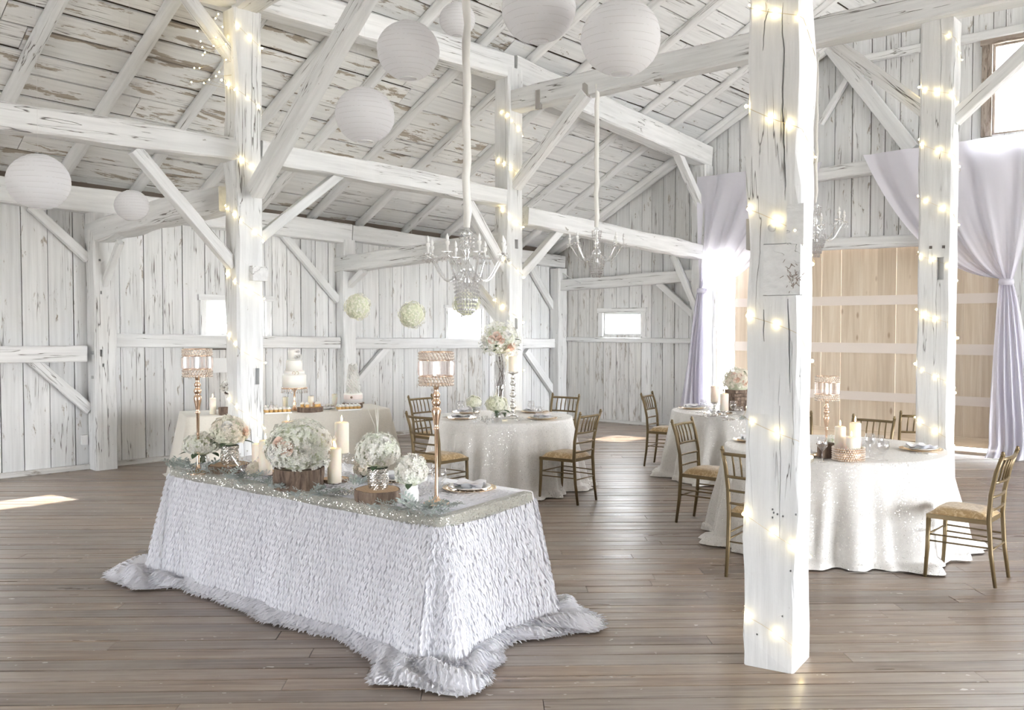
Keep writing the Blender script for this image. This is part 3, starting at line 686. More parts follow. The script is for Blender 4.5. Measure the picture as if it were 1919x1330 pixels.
M['chair'] = simple('antique_gold_paint', (0.20, 0.145, 0.075), 0.36, 0.45)
def cushion_mat():
    m, nt, p, out = mat_new('gold_damask_cushion'); n = noise_n(nt, coords(nt, (1, 1, 1)), 26, 3, 0.5, 1.5)
    c = ramp(nt, n, [(0.42, (0.42, 0.28, 0.13)), (0.55, (0.52, 0.37, 0.19)), (0.62, (0.62, 0.48, 0.29))]); nt.links.new(c, p.inputs['Base Color']); p.inputs['Roughness'].default_value = 0.45
    p.inputs['Sheen Weight'].default_value = 0.2; return m
M['cushion'] = cushion_mat()
M['silver'] = simple('mercury_silver', (0.86, 0.85, 0.83), 0.16, 1.0)
def quilt_mat():
    m, nt, p, out = mat_new('quilted_silver_ceramic'); p.inputs['Base Color'].default_value = (0.66, 0.65, 0.62, 1); p.inputs['Metallic'].default_value = 0.85; p.inputs['Roughness'].default_value = 0.25; return m
M['quilt'] = quilt_mat()
M['crystal'] = pane_mat('clear_crystal', (0.94, 0.94, 0.95), 0.36, 0.05, (1, 1, 1))
M['glass'] = pane_mat('clear_drinking_glass', (0.965, 0.965, 0.97), 0.11, 0.02)
M['goldbead'] = simple('champagne_crystal_bead', (0.93, 0.84, 0.75), 0.22, 0.45)
M['wax'] = simple('ivory_candle_wax', (0.90, 0.82, 0.71), 0.45, sss=0.35)
M['flame'] = simple('candle_flame', (1, 0.8, 0.5), 0.5, emit=(1.0, 0.62, 0.28), es=28)
M['wick'] = simple('black_wick', (0.02, 0.02, 0.02), 0.9)
M['bulb'] = simple('warm_string_bulb', (1, 0.9, 0.6), 0.4, emit=(1.0, 0.80, 0.38), es=36)
M['wire'] = simple('copper_wire', (0.62, 0.52, 0.36), 0.4, 0.6)
M['lampbulb'] = simple('candle_bulb_glass', (0.93, 0.93, 0.93), 0.15, spec=0.6)
M['thread'] = simple('nylon_thread', (0.85, 0.85, 0.85), 0.4)
M['ceramic'] = simple('white_ceramic', (0.90, 0.90, 0.89), 0.25)
M['icing'] = simple('white_fondant', (0.92, 0.90, 0.86), 0.5, sss=0.1)
M['caramel'] = simple('golden_cake', (0.72, 0.46, 0.18), 0.6)
M['charger'] = simple('gold_charger_plate', (0.82, 0.62, 0.40), 0.25, 0.9)
M['steel'] = simple('polished_cutlery', (0.75, 0.75, 0.75), 0.2, 1.0)
def bark_mat():
    m, nt, p, out = mat_new('rough_bark'); n = noise_n(nt, coords(nt, (26, 26, 5)), 1.0, 6, 0.65, 0.5)
    c = ramp(nt, n, [(0.32, (0.075, 0.05, 0.04)), (0.55, (0.23, 0.165, 0.125)), (0.75, (0.38, 0.31, 0.25))]); nt.links.new(c, p.inputs['Base Color']); p.inputs['Roughness'].default_value = 0.9
    bump(nt, p, n, 0.9, 0.02); return m
M['bark'] = bark_mat()
def slice_mat():
    m, nt, p, out = mat_new('cut_wood_face'); w = nd(nt, 'ShaderNodeTexWave', wave_type='RINGS', rings_direction='Z'); w.inputs['Scale'].default_value = 22; w.inputs['Distortion'].default_value = 3.0; w.inputs['Detail'].default_value = 2
    nt.links.new(coords(nt, (1, 1, 1)), w.inputs['Vector']); c = ramp(nt, w.outputs['Fac'], [(0.0, (0.52, 0.34, 0.20)), (1.0, (0.70, 0.50, 0.32))]); nt.links.new(c, p.inputs['Base Color']); p.inputs['Roughness'].default_value = 0.7; return m
M['slice'] = slice_mat()
def flower_mat(name, a, b, c3):
    m = bpy.data.materials.new(name); m.use_nodes = True; nt = m.node_tree; nt.nodes.clear(); out = nd(nt, 'ShaderNodeOutputMaterial')
    n = noise_n(nt, coords(nt, (1, 1, 1)), 9, 3, 0.6); col = ramp(nt, n, [(0.34, a), (0.5, b), (0.66, c3)])
    d = nd(nt, 'ShaderNodeBsdfDiffuse'); t = nd(nt, 'ShaderNodeBsdfTranslucent'); mx = nd(nt, 'ShaderNodeMixShader'); mx.inputs[0].default_value = 0.18
    nt.links.new(col, d.inputs[0]); nt.links.new(col, t.inputs[0]); nt.links.new(d.outputs[0], mx.inputs[1]); nt.links.new(t.outputs[0], mx.inputs[2]); nt.links.new(mx.outputs[0], out.inputs[0]); return m
M['hyd'] = flower_mat('hydrangea_cream_green', (0.89, 0.92, 0.82), (0.95, 0.945, 0.90), (0.97, 0.94, 0.89))
M['hydc'] = flower_mat('hydrangea_cream', (0.88, 0.90, 0.77), (0.94, 0.90, 0.81), (0.96, 0.88, 0.78))
M['gyp'] = flower_mat('ball_flower_cream', (0.87, 0.88, 0.70), (0.93, 0.92, 0.80), (0.95, 0.95, 0.88))
M['white_fl'] = flower_mat('white_sugar_petal', (0.88, 0.87, 0.84), (0.93, 0.92, 0.90), (0.95, 0.95, 0.93))
M['core'] = simple('pale_flower_core', (0.74, 0.77, 0.60), 0.9)
M['rose'] = flower_mat('blush_rose', (0.88, 0.66, 0.55), (0.92, 0.74, 0.64), (0.94, 0.82, 0.74))
M['leaf'] = simple('dark_green_leaf', (0.055, 0.10, 0.045), 0.5)
M['miller'] = simple('silver_green_leaf', (0.36, 0.42, 0.40), 0.8, sheen=0.4)
M['twig'] = simple('dark_twig', (0.10, 0.07, 0.06), 0.8)

# ================================================================== drapes on the gable
def bez(a, b, c, u): return a * (1 - u) ** 2 + b * 2 * u * (1 - u) + c * u * u
def drape(name, label, top0, top1, ctrl0, ctrl1, tie, tail0, tail1, nu=48, nv=22, fold=0.05, seed=0, off=0.30):
    """swag: columns fall from the header and gather at the tie; a tail hangs from it to the floor"""
    base = IG * off; root = thing(name, label, 'curtain', tuple(Vector((tie.x, tie.y, 0)) + base)); inv = root.location
    mb = MB(); vs = []; rnd = random.Random(seed); ph = [rnd.uniform(0, 6) for _ in range(6)]
    for i in range(nu + 1):
        u = i / nu; T = top0.lerp(top1, u); Cc = ctrl0.lerp(ctrl1, u ** 1.1)
        K = tie + (Vector((0, 0, -0.10)) + D * (0.10 if top1.dot(D) > tie.dot(D) else -0.02)) * (u - 0.5)
        for j in range(nv + 1):
            v = j / nv; p = bez(T, Cc, K, v)
            a = fold * (0.35 + 1.6 * v * (1 - v)) * (sin(u * 24 + ph[0] + v * 2) + 0.6 * sin(u * 47 + ph[1] - v)) + 0.03 * v * sin(u * 70)
            vs.append(p + base + IG * a - inv)
    fs = [(i * (nv + 1) + j, (i + 1) * (nv + 1) + j, (i + 1) * (nv + 1) + j + 1, i * (nv + 1) + j + 1) for i in range(nu) for j in range(nv)]
    mb.add(vs, fs); mb.obj('swag', M['voile'], root)
    mb = MB(); vs = []; nt_ = 40; nz = 26
    for i in range(nt_ + 1):
        u = i / nt_; 
        for j in range(nz + 1):
            v = j / nz; w = min(1, v * 1.25) ** 0.8
            a = tail0.lerp(tail1, u); k = tie + D * (u - 0.5) * 0.16
            p = k.lerp(a, w); p.z = tie.z * (1 - v) + 0.008 * v
            puddle = max(0, (v - 0.93) / 0.07)
            amp = 0.03 + 0.05 * w
            p += IG * (amp * sin(u * 34 + ph[2] + sin(v * 4)) + 0.4 * amp * sin(u * 61 + ph[3]) + puddle * 0.18 * (1 + 0.5 * sin(u * 11)))
            if puddle > 0: p.z = max(0.01, p.z * (1 - puddle)) + 0.01 + 0.014 * (1 + sin(u * 34)) * (1 - puddle * 0.6)
            vs.append(p + base - inv)
    mb.add(vs, [(i * (nz + 1) + j, (i + 1) * (nz + 1) + j, (i + 1) * (nz + 1) + j + 1, i * (nz + 1) + j + 1) for i in range(nt_) for j in range(nz)]); mb.obj('tail', M['voile'], root)
    kb = MB(); c = tie + base - inv; kb.lathe([(0.085, -0.04), (0.095, 0.0), (0.085, 0.04)], 16, c); kb.obj('tie_band', M['voile'], root)
    return root
drape('curtain', 'pale lilac swagged drape tied back beside the bright open door gap', GW(1324, 336), GW(1556, 308), GW(1326, 430), GW(1475, 500), GW(1333, 546), GW(1296, 760), GW(1345, 760), seed=3)
drape('curtain', 'wide pale lilac swagged drape tied low under the high window', GW(1632, 296), GW(1965, 250), GW(1735, 520), GW(1950, 420), GW(1896, 530), GW(1866, 760), GW(1950, 760), seed=9)

# ================================================================== the head table with its petal cloth
TZ = 0.76
HN, HL, HR = at_z(828, 972, TZ), at_z(320, 877, TZ), at_z(1000, 922, TZ); HA = (HL - HN); HB = (HR - HN); LA, LB_ = HA.length, HB.length; HA.normalize(); HB.normalize()
cen = HN + HA * LA / 2 + HB * LB_ / 2
ht = thing('banquet_table', 'rectangular trestle table hidden under the white petal cloth', 'table', (cen.x, cen.y, 0), atan2(-HA.y, -HA.x))
mb = MB(); mb.box((0, 0, TZ - 0.03), (LA - 0.06, LB_ - 0.08, 0.03)); mb.obj('tabletop', M['pine'], ht, smooth=False)
for sx in (-1, 1):
    for sy in (-1, 1):
        mb = MB(); mb.tube([(sx * (LA / 2 - 0.25), sy * (LB_ / 2 - 0.15), 0), (sx * (LA / 2 - 0.25), sy * (LB_ / 2 - 0.15), TZ - 0.045)], 0.016, 8); mb.obj('leg', M['steel'], ht)
# perimeter with rounded corners, (point, outward normal, corner weight, which side)
def perim():
    cs = [HN, HN + HA * LA, HN + HA * LA + HB * LB_, HN + HB * LB_]; outs = [-HB, HA, HB, -HA]; P_ = []
    for k in range(4):
        a, b = cs[k], cs[(k + 1) % 4]; n0, n1 = outs[k], outs[(k + 1) % 4]; L = (b - a).length; r = 0.05; m = int(L / 0.022); d_ = (b - a).normalized()
        for i in range(m):
            x = r + (L - 2 * r) * i / (m - 1); ed = min(x, L - x); P_.append((a + d_ * x, n0.copy(), max(0, 1 - ed / 0.40), k))
        c = b - d_ * r - n0 * r * 0; ctr = b - d_ * r - outs[k] * r
        for i in range(1, 20):
            an = i / 20; n = (n0 * cos(an * pi / 2) + n1 * sin(an * pi / 2)).normalized(); P_.append((ctr + n * r, n, 1.0, k))
    return P_
PER = perim(); NP = len(PER)
def cloth_pt(i, q):
    p, n, cw, side = PER[i % NP]; x = i * 0.022
    fold = 0.020 * q * (sin(x * 7.0) + 0.6 * sin(x * 15.3 + 1.0) + 0.5 * sin(x * 4.1 + 2)) + cw * q * 0.025 * sin(i * 0.42)
    flare = 0.012 + 0.06 * q + cw ** 1.4 * 0.10 * q + fold
    z = TZ + 0.004 - 0.745 * q
    if q > 0.955:
        k = min(1.0, (q - 0.955) / 0.045); ext = (0.05 + 0.05 * (0.5 + 0.5 * sin(x * 5.2 + 0.6)) + cw * 0.20 * (0.7 + 0.3 * sin(i * 0.35)))
        flare += ext * k ** 0.8; z = 0.05 * (1 - k) ** 1.5 + 0.012 + 0.030 * (1 + sin(x * 23 + k * 7)) * (0.25 + cw) * sin(pi * min(1, k + 0.08))
    return p + n * flare + Vector((0, 0, z - TZ))
hc = thing('petal_tablecloth', 'white floor-length tablecloth covered in rows of fabric petals with silver trim', 'tablecloth', (cen.x, cen.y, 0)); org = Vector((cen.x, cen.y, 0))
QS = [0, 0.012, 0.06] + [0.12 + 0.80 * k / 13 for k in range(14)] + [0.945, 0.955, 0.965, 0.975, 0.985, 0.995, 1.0]
mb = MB(); vs = []; nq = len(QS)
for i in range(NP):
    for q_ in QS: vs.append(cloth_pt(i, q_) - org)
fs = [(i * nq + j, ((i + 1) % NP) * nq + j, ((i + 1) % NP) * nq + j + 1, i * nq + j + 1) for i in range(NP) for j in range(nq - 1)]
mb.add(vs, fs); ci = len(mb.v); mb.v.append(cen + Vector((0, 0, 0.004)) - org)
for i in range(NP): mb.f.append((ci, ((i + 1) % NP) * nq, i * nq))
mb.obj('cloth', M['headcloth'], hc)
# petals: small pointed leaves sewn on by their upper end
mb = MB(); rp = random.Random(5)
def petal(p, down, side, out, L, Wd, lift):
    a = p + out * 0.004; b = p + down * L * 0.45 + out * (0.008 + lift * 0.5); c = p + down * L + out * (0.004 + lift)
    mb.add([a - org, b - side * Wd * 0.5 - org, c - org, b + side * Wd * 0.5 + out * 0.004 - org], [(0, 1, 2), (0, 2, 3)])
for i in range(NP):
    p, n, cw, side = PER[i]
    if side in (1, 2) and cw < 0.6 and side == 2: continue
    for r in range(38):
        q_ = 0.05 + r * 0.050 + rp.uniform(-0.004, 0.004) if r < 18 else 0.950 + (r - 18) * 0.0026
        if r >= 18 and (i + r) % 3 and cw < 0.45: continue
        if q_ > 1.0: continue
        a = cloth_pt(i, q_); b = cloth_pt(i, min(1, q_ + 0.03)); c = cloth_pt(i + 1, q_); dn = (b - a).normalized(); sd = (c - a).normalized(); ou = sd.cross(dn).normalized()
        if ou.dot(n) < 0 and q_ < 0.94: ou = -ou
        if ou.z < 0 and q_ >= 0.94: ou = -ou
        dn = (dn + sd * rp.uniform(-0.35, 0.35)).normalized()
        petal(a, dn, sd, ou, rp.uniform(0.040, 0.056), rp.uniform(0.018, 0.024), rp.uniform(0.002, 0.018))
for i in range(0, NP, 2):                         # hem fringe
    p, n, cw, side = PER[i]
    if side == 2: continue
    a = cloth_pt(i, 1.0); petal(a + Vector((0, 0, 0.004)), (n + Vector((rp.uniform(-.5, .5), rp.uniform(-.5, .5), 0))).normalized(), Vector((-n.y, n.x, 0)), Vector((0, 0, 1)), rp.uniform(0.03, 0.05), 0.016, rp.uniform(0, 0.01))
pt = mb.obj('petals', M['petal'], hc, smooth=False); pt['kind'] = 'stuff'
mb = MB()                                        # petals lying flat on the top, in rows across it
for r in range(int(LB_ / 0.05)):
    for c in range(int(LA / 0.035)):
        p = HN + HB * (0.06 + r * 0.05) + HA * (0.06 + c * 0.035 + rp.uniform(-0.008, 0.008))
        if (p - HN).dot(HB) > LB_ - 0.05 or (p - HN).dot(HA) > LA - 0.08: continue
        petal(p + Vector((0, 0, 0.003)), (HA * rp.uniform(-.4, .4) - HB).normalized(), HA, Vector((0, 0, 1)), 0.045, 0.017, rp.uniform(0.0, 0.004) if rp.random() > 0.015 else 0.03)
pt = mb.obj('petals', M['petal'], hc, smooth=False); pt['kind'] = 'stuff'
# beaded silver band along front and right edge
mb = MB(); vs = []; idx = [i for i in range(NP) if PER[i][3] in (0,)] ; start = [i for i in range(NP) if PER[i][3] == 3]
seq = start + idx
for i in seq:
    p, n, cw, side = PER[i]; x = i * 0.022; wv = 0.004 * sin(x * 9)
    for (o_, z_) in ((-0.040 + wv, 0.010), (0.012, 0.012), (0.024, 0.004), (0.027 + wv, -0.030), (0.030, -0.048 - wv), (0.024, -0.050)):
        vs.append(p + n * o_ + Vector((0, 0, z_)) - org)
mb.add(vs, [(i * 6 + j, i * 6 + j + 1, (i + 1) * 6 + j + 1, (i + 1) * 6 + j) for i in range(len(seq) - 1) for j in range(5)]); mb.obj('beaded_trim', M['trim'], hc)

# ================================================================== round tables
def round_table(c, R, seed, name_lbl, cloth_lbl, folds=18):
    t_ = thing('round_table', name_lbl, 'table', (c.x, c.y, 0)); mb = MB(); mb.lathe([(0.0, TZ - 0.035), (R - 0.02, TZ - 0.035), (R - 0.015, TZ - 0.01), (0.0, TZ - 0.01)], 40); mb.obj('tabletop', M['pine'], t_, smooth=False)
    for k in range(4):
        a = pi / 4 + k * pi / 2; mb = MB(); mb.tube([(cos(a) * R * 0.6, sin(a) * R * 0.6, 0), (cos(a) * R * 0.6, sin(a) * R * 0.6, TZ - 0.04)], 0.016, 8); mb.obj('leg', M['steel'], t_)
    rn = random.Random(seed); n = 220; fr = [(rn.randint(6, 11), rn.uniform(0, 6), 0.5), (rn.randint(14, 19), rn.uniform(0, 6), 1.0), (rn.randint(22, 30), rn.uniform(0, 6), 0.6), (rn.randint(34, 44), rn.uniform(0, 6), 0.25)]
    rows = [(0.0, None), (R * 0.5, None), (R - 0.015, None)] + [(None, q) for q in (0.0, 0.03, 0.08, 0.16, 0.26, 0.38, 0.5, 0.62, 0.74, 0.84, 0.91, 0.95, 0.975, 0.99, 1.0)]
    vs = []; fs = []
    for r, q in rows:
        for k in range(n):
            a = 2 * pi * k / n
            if q is None: rad, z = r, TZ + 0.002
            else:
                wv = sum(w * sin(f * a + p_ + 0.5 * sin(3 * a)) for f, p_, w in fr); wv = wv / 1.6; s_ = (abs(wv) ** 0.8) * (1 if wv > 0 else -1)
                rad = R + 0.006 + 0.11 * q + 0.075 * min(1, q * 1.5) * s_ * (0.35 + 0.65 * q); z = TZ - 0.745 * q - 0.004 * (q > 0)
                if q > 0.945:
                    kk = min(1.0, (q - 0.945) / 0.055); rad += 0.10 * kk * (0.7 + 0.5 * sin(a * 7 + seed)); z = 0.042 * (1 - kk) + 0.012 + 0.018 * (1 + s_) * sin(pi * kk)
            vs.append((rad * cos(a), rad * sin(a), z))
    for j in range(len(rows) - 1):
        for k in range(n): fs.append((j * n + k, j * n + (k + 1) % n, (j + 1) * n + (k + 1) % n, (j + 1) * n + k))
    mb = MB(); mb.add(vs, fs); o = mb.obj('round_tablecloth', M['sequin'], None, (c.x, c.y, 0)); tag(o, cloth_lbl, 'tablecloth', 'sequin cloths on the round tables')
    return t_
T1 = Vector((-0.10, 9.85, 0)); T2 = Vector((2.66, 10.5, 0)); T3 = Vector((2.64, 7.32, 0))
round_table(T1, 0.76, 3, 'round table under sequin cloth holding the tall rose centrepiece', 'white sequin cloth draped to the floor below the tall rose centrepiece')
round_table(T2, 0.76, 11, 'round table under sequin cloth holding the bark flower planter', 'white sequin cloth draped to the floor below the stacked bark planter')
round_table(T3, 0.86, 23, 'round table under sequin cloth beside the massive hewn post', 'white sequin cloth puddled on the floor below the gold crystal candle bowl')

# ================================================================== cake table
K0, K1 = at_z(352, 781, TZ), at_z(728, 765, TZ); KA = (K1 - K0); KL = KA.length; KA.normalize(); KB = Vector((-KA.y, KA.x, 0)); KD = 0.72
kc = (K0 + K1) / 2 + KB * KD / 2
kt = thing('banquet_table', 'rectangular dessert table under the ivory textured cloth', 'table', (kc.x, kc.y, 0), atan2(KA.y, KA.x))
mb = MB(); mb.box((0, 0, TZ - 0.03), (KL - 0.04, KD - 0.04, 0.03)); mb.obj('tabletop', M['pine'], kt, smooth=False)
for sx in (-1, 1):
    for sy in (-1, 1):
        mb = MB(); mb.tube([(sx * (KL / 2 - 0.2), sy * 0.26, 0), (sx * (KL / 2 - 0.2), sy * 0.26, TZ - 0.045)], 0.016, 8); mb.obj('leg', M['steel'], kt)
vs = []; fs = []; ring = []
hx, hy = KL / 2, KD / 2
for (x0, y0, x1, y1, nx, ny) in ((-hx, -hy, hx, -hy, 0, -1), (hx, -hy, hx, hy, 1, 0), (hx, hy, -hx, hy, 0, 1), (-hx, hy, -hx, -hy, -1, 0)):
    m_ = 60 if nx == 0 else 24
    for i in range(m_):
        u = i / m_; ring.append((x0 + (x1 - x0) * u, y0 + (y1 - y0) * u, nx, ny, min(u, 1 - u) * (2 * hx if nx == 0 else 2 * hy)))
n = len(ring); qs = [0, 0.02, 0.1, 0.3, 0.5, 0.7, 0.85, 0.95, 0.985, 1.0]
for i, (x, y, nx, ny, ed) in enumerate(ring):
    cw = max(0, 1 - ed / 0.25)
    for q_ in qs:
        f_ = 0.01 + 0.05 * q_ + 0.10 * q_ * cw + 0.012 * q_ * sin(i * 0.55) + (0.04 if q_ > 0.99 else 0)
        ex, ey = nx, ny
        if ed < 1e-6: ex, ey = (nx + {(0, -1): -1, (1, 0): 0, (0, 1): 1, (-1, 0): 0}[(nx, ny)]), (ny + {(0, -1): 0, (1, 0): -1, (0, 1): 0, (-1, 0): 1}[(nx, ny)])
        vs.append((x + ex * f_, y + ey * f_, TZ + 0.002 - (TZ - 0.01) * q_))
m_ = len(qs)
fs = [(i * m_ + j, i * m_ + j + 1, ((i + 1) % n) * m_ + j + 1, ((i + 1) % n) * m_ + j) for i in range(n) for j in range(m_ - 1)]; vs.append((0, 0, TZ + 0.002))
fs += [(len(vs) - 1, i * m_, ((i + 1) % n) * m_) for i in range(n)]
mb = MB(); mb.add(vs, fs); kco = mb.obj('dessert_tablecloth', M['lace'], None, (kc.x, kc.y, 0), atan2(KA.y, KA.x)); tag(kco, 'ivory textured cloth over the long dessert table with the cakes', 'tablecloth')

# ================================================================== chairs
def make_chair():
    t_ = thing('chiavari_chair', 'x', 'chair'); m = M['chair']
    def tb(name, pts, r, n=8): b = MB(); b.tube(pts, r, n); return b.obj(name, m, t_)
    b = MB(); vs = []
    for z in (0.418, 0.448):
        vs += [(-0.185, -0.185, z), (0.185, -0.185, z), (0.21, 0.20, z), (-0.21, 0.20, z)]
    b.add(vs, [(3, 2, 1, 0), (4, 5, 6, 7), (0, 1, 5, 4), (1, 2, 6, 5), (2, 3, 7, 6), (3, 0, 4, 7)]); b.obj('seat_frame', m, t_, smooth=False)
    b = MB(); nx = 10; vs = []; fs = []
    for i in range(nx + 1):
        for j in range(nx + 1):
            u, v = i / nx * 2 - 1, j / nx * 2 - 1; w = 0.183 + 0.024 * (v + 1) / 2
            rx = u * w; ry = v * 0.186 + 0.006; hgt = 0.052 * (1 - abs(u) ** 4) ** 0.5 * (1 - abs(v) ** 4) ** 0.5
            vs.append((rx, ry, 0.449 + hgt))
    for i in range(nx):
        for j in range(nx): a = i * (nx + 1) + j; fs.append((a, a + nx + 1, a + nx + 2, a + 1))
    b.add(vs, fs); b.obj('cushion', M['cushion'], t_)
    for s_ in (-1, 1):
        tb('front_leg', [(s_ * 0.198, 0.205, 0), (s_ * 0.195, 0.192, 0.22), (s_ * 0.193, 0.188, 0.43)], [0.0125, 0.0155, 0.017])
        p = tb('back_post', [(s_ * 0.172, -0.235, 0), (s_ * 0.172, -0.205, 0.22), (s_ * 0.174, -0.190, 0.45), (s_ * 0.178, -0.200, 0.62), (s_ * 0.184, -0.232, 0.78), (s_ * 0.190, -0.272, 0.895)], [0.0125, 0.0155, 0.0170, 0.0160, 0.0150, 0.0135])
        b = MB(); b.lathe([(0.010, 0.0), (0.0165, 0.006), (0.017, 0.010), (0.010, 0.014), (0.012, 0.020), (0.010, 0.027), (0.0, 0.033)], 10, (s_ * 0.190, -0.273, 0.892)); b.obj('finial', m, p)
    def yb(z):
        pts = [(0.45, -0.190), (0.62, -0.200), (0.78, -0.232), (0.895, -0.272)]
        for (z0, y0), (z1, y1) in zip(pts[:-1], pts[1:]):
            if z0 <= z <= z1: return y0 + (y1 - y0) * (z - z0) / (z1 - z0)
        return -0.19
    def rail(z, r, bow): tb('back_rail', [(x * 0.183, yb(z) - bow * (1 - x * x), z) for x in (-1, -0.6, -0.2, 0.2, 0.6, 1)], r)
    rail(0.868, 0.0125, 0.022); rail(0.705, 0.0105, 0.022); rail(0.605, 0.009, 0.020); rail(0.515, 0.009, 0.016)
    for k in range(5):
        x = (-0.116, -0.058, 0, 0.058, 0.116)[k]; w = x / 0.183
        tb('spindle', [(x, yb(0.705) - 0.022 * (1 - w * w), 0.705), (x, yb(0.79) - 0.022 * (1 - w * w), 0.79), (x, yb(0.868) - 0.022 * (1 - w * w), 0.868)], [0.0062, 0.0078, 0.0062], 6)
    for s_ in (-1, 1):
        tb('stretcher', [(s_ * 0.172, -0.205, 0.26), (s_ * 0.195, 0.195, 0.26)], 0.0065, 6); tb('stretcher', [(s_ * 0.172, -0.202, 0.305), (s_ * 0.195, 0.192, 0.305)], 0.0065, 6)
    tb('stretcher', [(-0.195, 0.195, 0.30), (0.195, 0.195, 0.30)], 0.0065, 6); tb('stretcher', [(-0.172, -0.205, 0.245), (0.172, -0.205, 0.245)], 0.0065, 6)
    return t_
CH0 = make_chair(); first = [True]
def chair(x, y, dx, dy, label):
    rz = atan2(dy, dx) - pi / 2; g = 'gold chiavari chairs at the round tables'
    if first[0]:
        first[0] = False; CH0.location = (x, y, 0); CH0.rotation_euler = (0, 0, rz); CH0['label'] = label; CH0['group'] = g; return CH0
    return dup(CH0, (x, y, 0), rz, label, g)
chair(-0.72, 8.86, 0.62, 0.78, 'gold chiavari chair seen from behind next to the tall gold candle stand')
chair(0.56, 8.98, -0.80, 0.60, 'gold chiavari chair in profile by the rose centrepiece table on the open floor')
chair(-0.92, 10.72, 0.74, -0.67, 'gold chiavari chair beyond the rose table toward the dessert table')
chair(0.52, 10.88, -0.55, -0.83, 'gold chiavari chair beyond the rose table toward the corner post')
chair(1.95, 11.2, 0.86, -0.50, 'gold chiavari chair standing near the lilac drape and plank gable wall')
chair(1.76, 7.93, 0.78, -0.62, 'gold chiavari chair with pale seat between the two tables by the hewn post')
chair(1.78, 6.28, 0.62, 0.78, 'gold chiavari chair partly hidden by the massive hewn post')
chair(3.18, 6.22, -0.74, 0.67, 'gold chiavari chair in full profile pulled up to the candle bowl table')
chair(3.22, 8.17, -0.66, -0.75, 'gold chiavari chair back showing behind the candles and wine glasses')
chair(4.06, 9.06, 0.10, 1.0, 'gold chiavari chair back showing beside the post before the pine door')
chair(2.74, 8.55, -0.10, -1.0, 'gold chiavari chair back glimpsed behind the short crystal candle stand')

# ================================================================== hanging things
def lantern(px, py, R, Y, label, tilt=0.0):
    p = at_y(px, py, Y); root = thing('paper_lantern', label, 'lantern', (p.x, p.y, p.z - R * 0.93), random.uniform(0, 6), 'white paper lanterns under the roof')
    prof = []; ribs = 13; ph0, ph1 = radians(-74), radians(72)
    for k in range(ribs):
        for j in range(3):
            f = (k + j / 3) / ribs; ph = ph0 + (ph1 - ph0) * f; b = 1 + 0.006 * sin(pi * j / 3 * 1.0) * (1 if j else 0)
            prof.append((R * cos(ph) * b, R * 0.93 * (1 + sin(ph) * b)))
    prof.append((R * cos(ph1), R * 0.93 * (1 + sin(ph1))))
    mb = MB(); n = 40; vs = []; fs = []
    for r, z in prof:
        for k in range(n):
            a = 2 * pi * k / n; w = 1 + 0.006 * sin(5 * a + z * 30); vs.append((r * cos(a) * w, r * sin(a) * w, z + 0.02 * R * sin(a + z * 9)))
    fs = [(j * n + k, j * n + (k + 1) % n, (j + 1) * n + (k + 1) % n, (j + 1) * n + k) for j in range(len(prof) - 1) for k in range(n)]
    mb.add(vs, fs); sh = mb.obj('shade', M['paper'], root)
    rb = MB()
    for k in range(1, ribs):
        ph = ph0 + (ph1 - ph0) * k / ribs; rr = R * cos(ph) * 1.003; z = R * 0.93 * (1 + sin(ph))
        rb.tube([(rr * cos(2 * pi * i / 32), rr * sin(2 * pi * i / 32), z + 0.02 * R * sin(2 * pi * i / 32 + z * 9)) for i in range(33)], 0.0006, 4, False)
    rb.obj('wire_ribs', M['ribwire'], root)
    for ph in (ph0, ph1):
        rr = R * cos(ph); z = R * 0.93 * (1 + sin(ph)); b = MB(); b.tube([(rr * cos(2 * pi * i / 24), rr * sin(2 * pi * i / 24), z) for i in range(25)], 0.003, 5, False); b.obj('ring', M['thread'], root)
    top = 8.3
    tt = t_of_pt(p); zt = zR(*tt) + 0.02
    b = MB(); b.tube([(0, 0, 1.85 * R), (0, 0, zt - (p.z - R * 0.93))], 0.0012, 4); b.obj('hanging_thread', M['thread'], root)
    return root
def t_of_pt(p):
    dd = p - C0; det = D.x * -E.y - D.y * -E.x; t = (dd.x * -E.y - dd.y * -E.x) / det; s = (D.x * dd.y - D.y * dd.x) / det; return s, t
M['ribwire'] = simple('thin_lantern_wire', (0.60, 0.58, 0.58), 0.5)
lantern(72, 341, 0.20, 6.1, 'white paper lantern by the heavy beam, next to a much smaller lantern')
lantern(247, 385, 0.15, 8.2, 'small white paper lantern before the curved tie log')
lantern(684, 216, 0.20, 6.15, 'white paper lantern hanging lowest among those beside the broad brace')
lantern(765, 95, 0.22, 6.4, 'white paper lantern beside the broad brace above the lowest lantern')
lantern(857, 37, 0.15, 7.6, 'small white paper lantern behind the chandelier sleeve')
lantern(1010, 15, 0.25, 6.1, 'large white paper lantern between the chandelier sleeve and the largest lantern')
lantern(1163, 72, 0.25, 5.7, 'large white paper lantern in front of the notched cross beam')

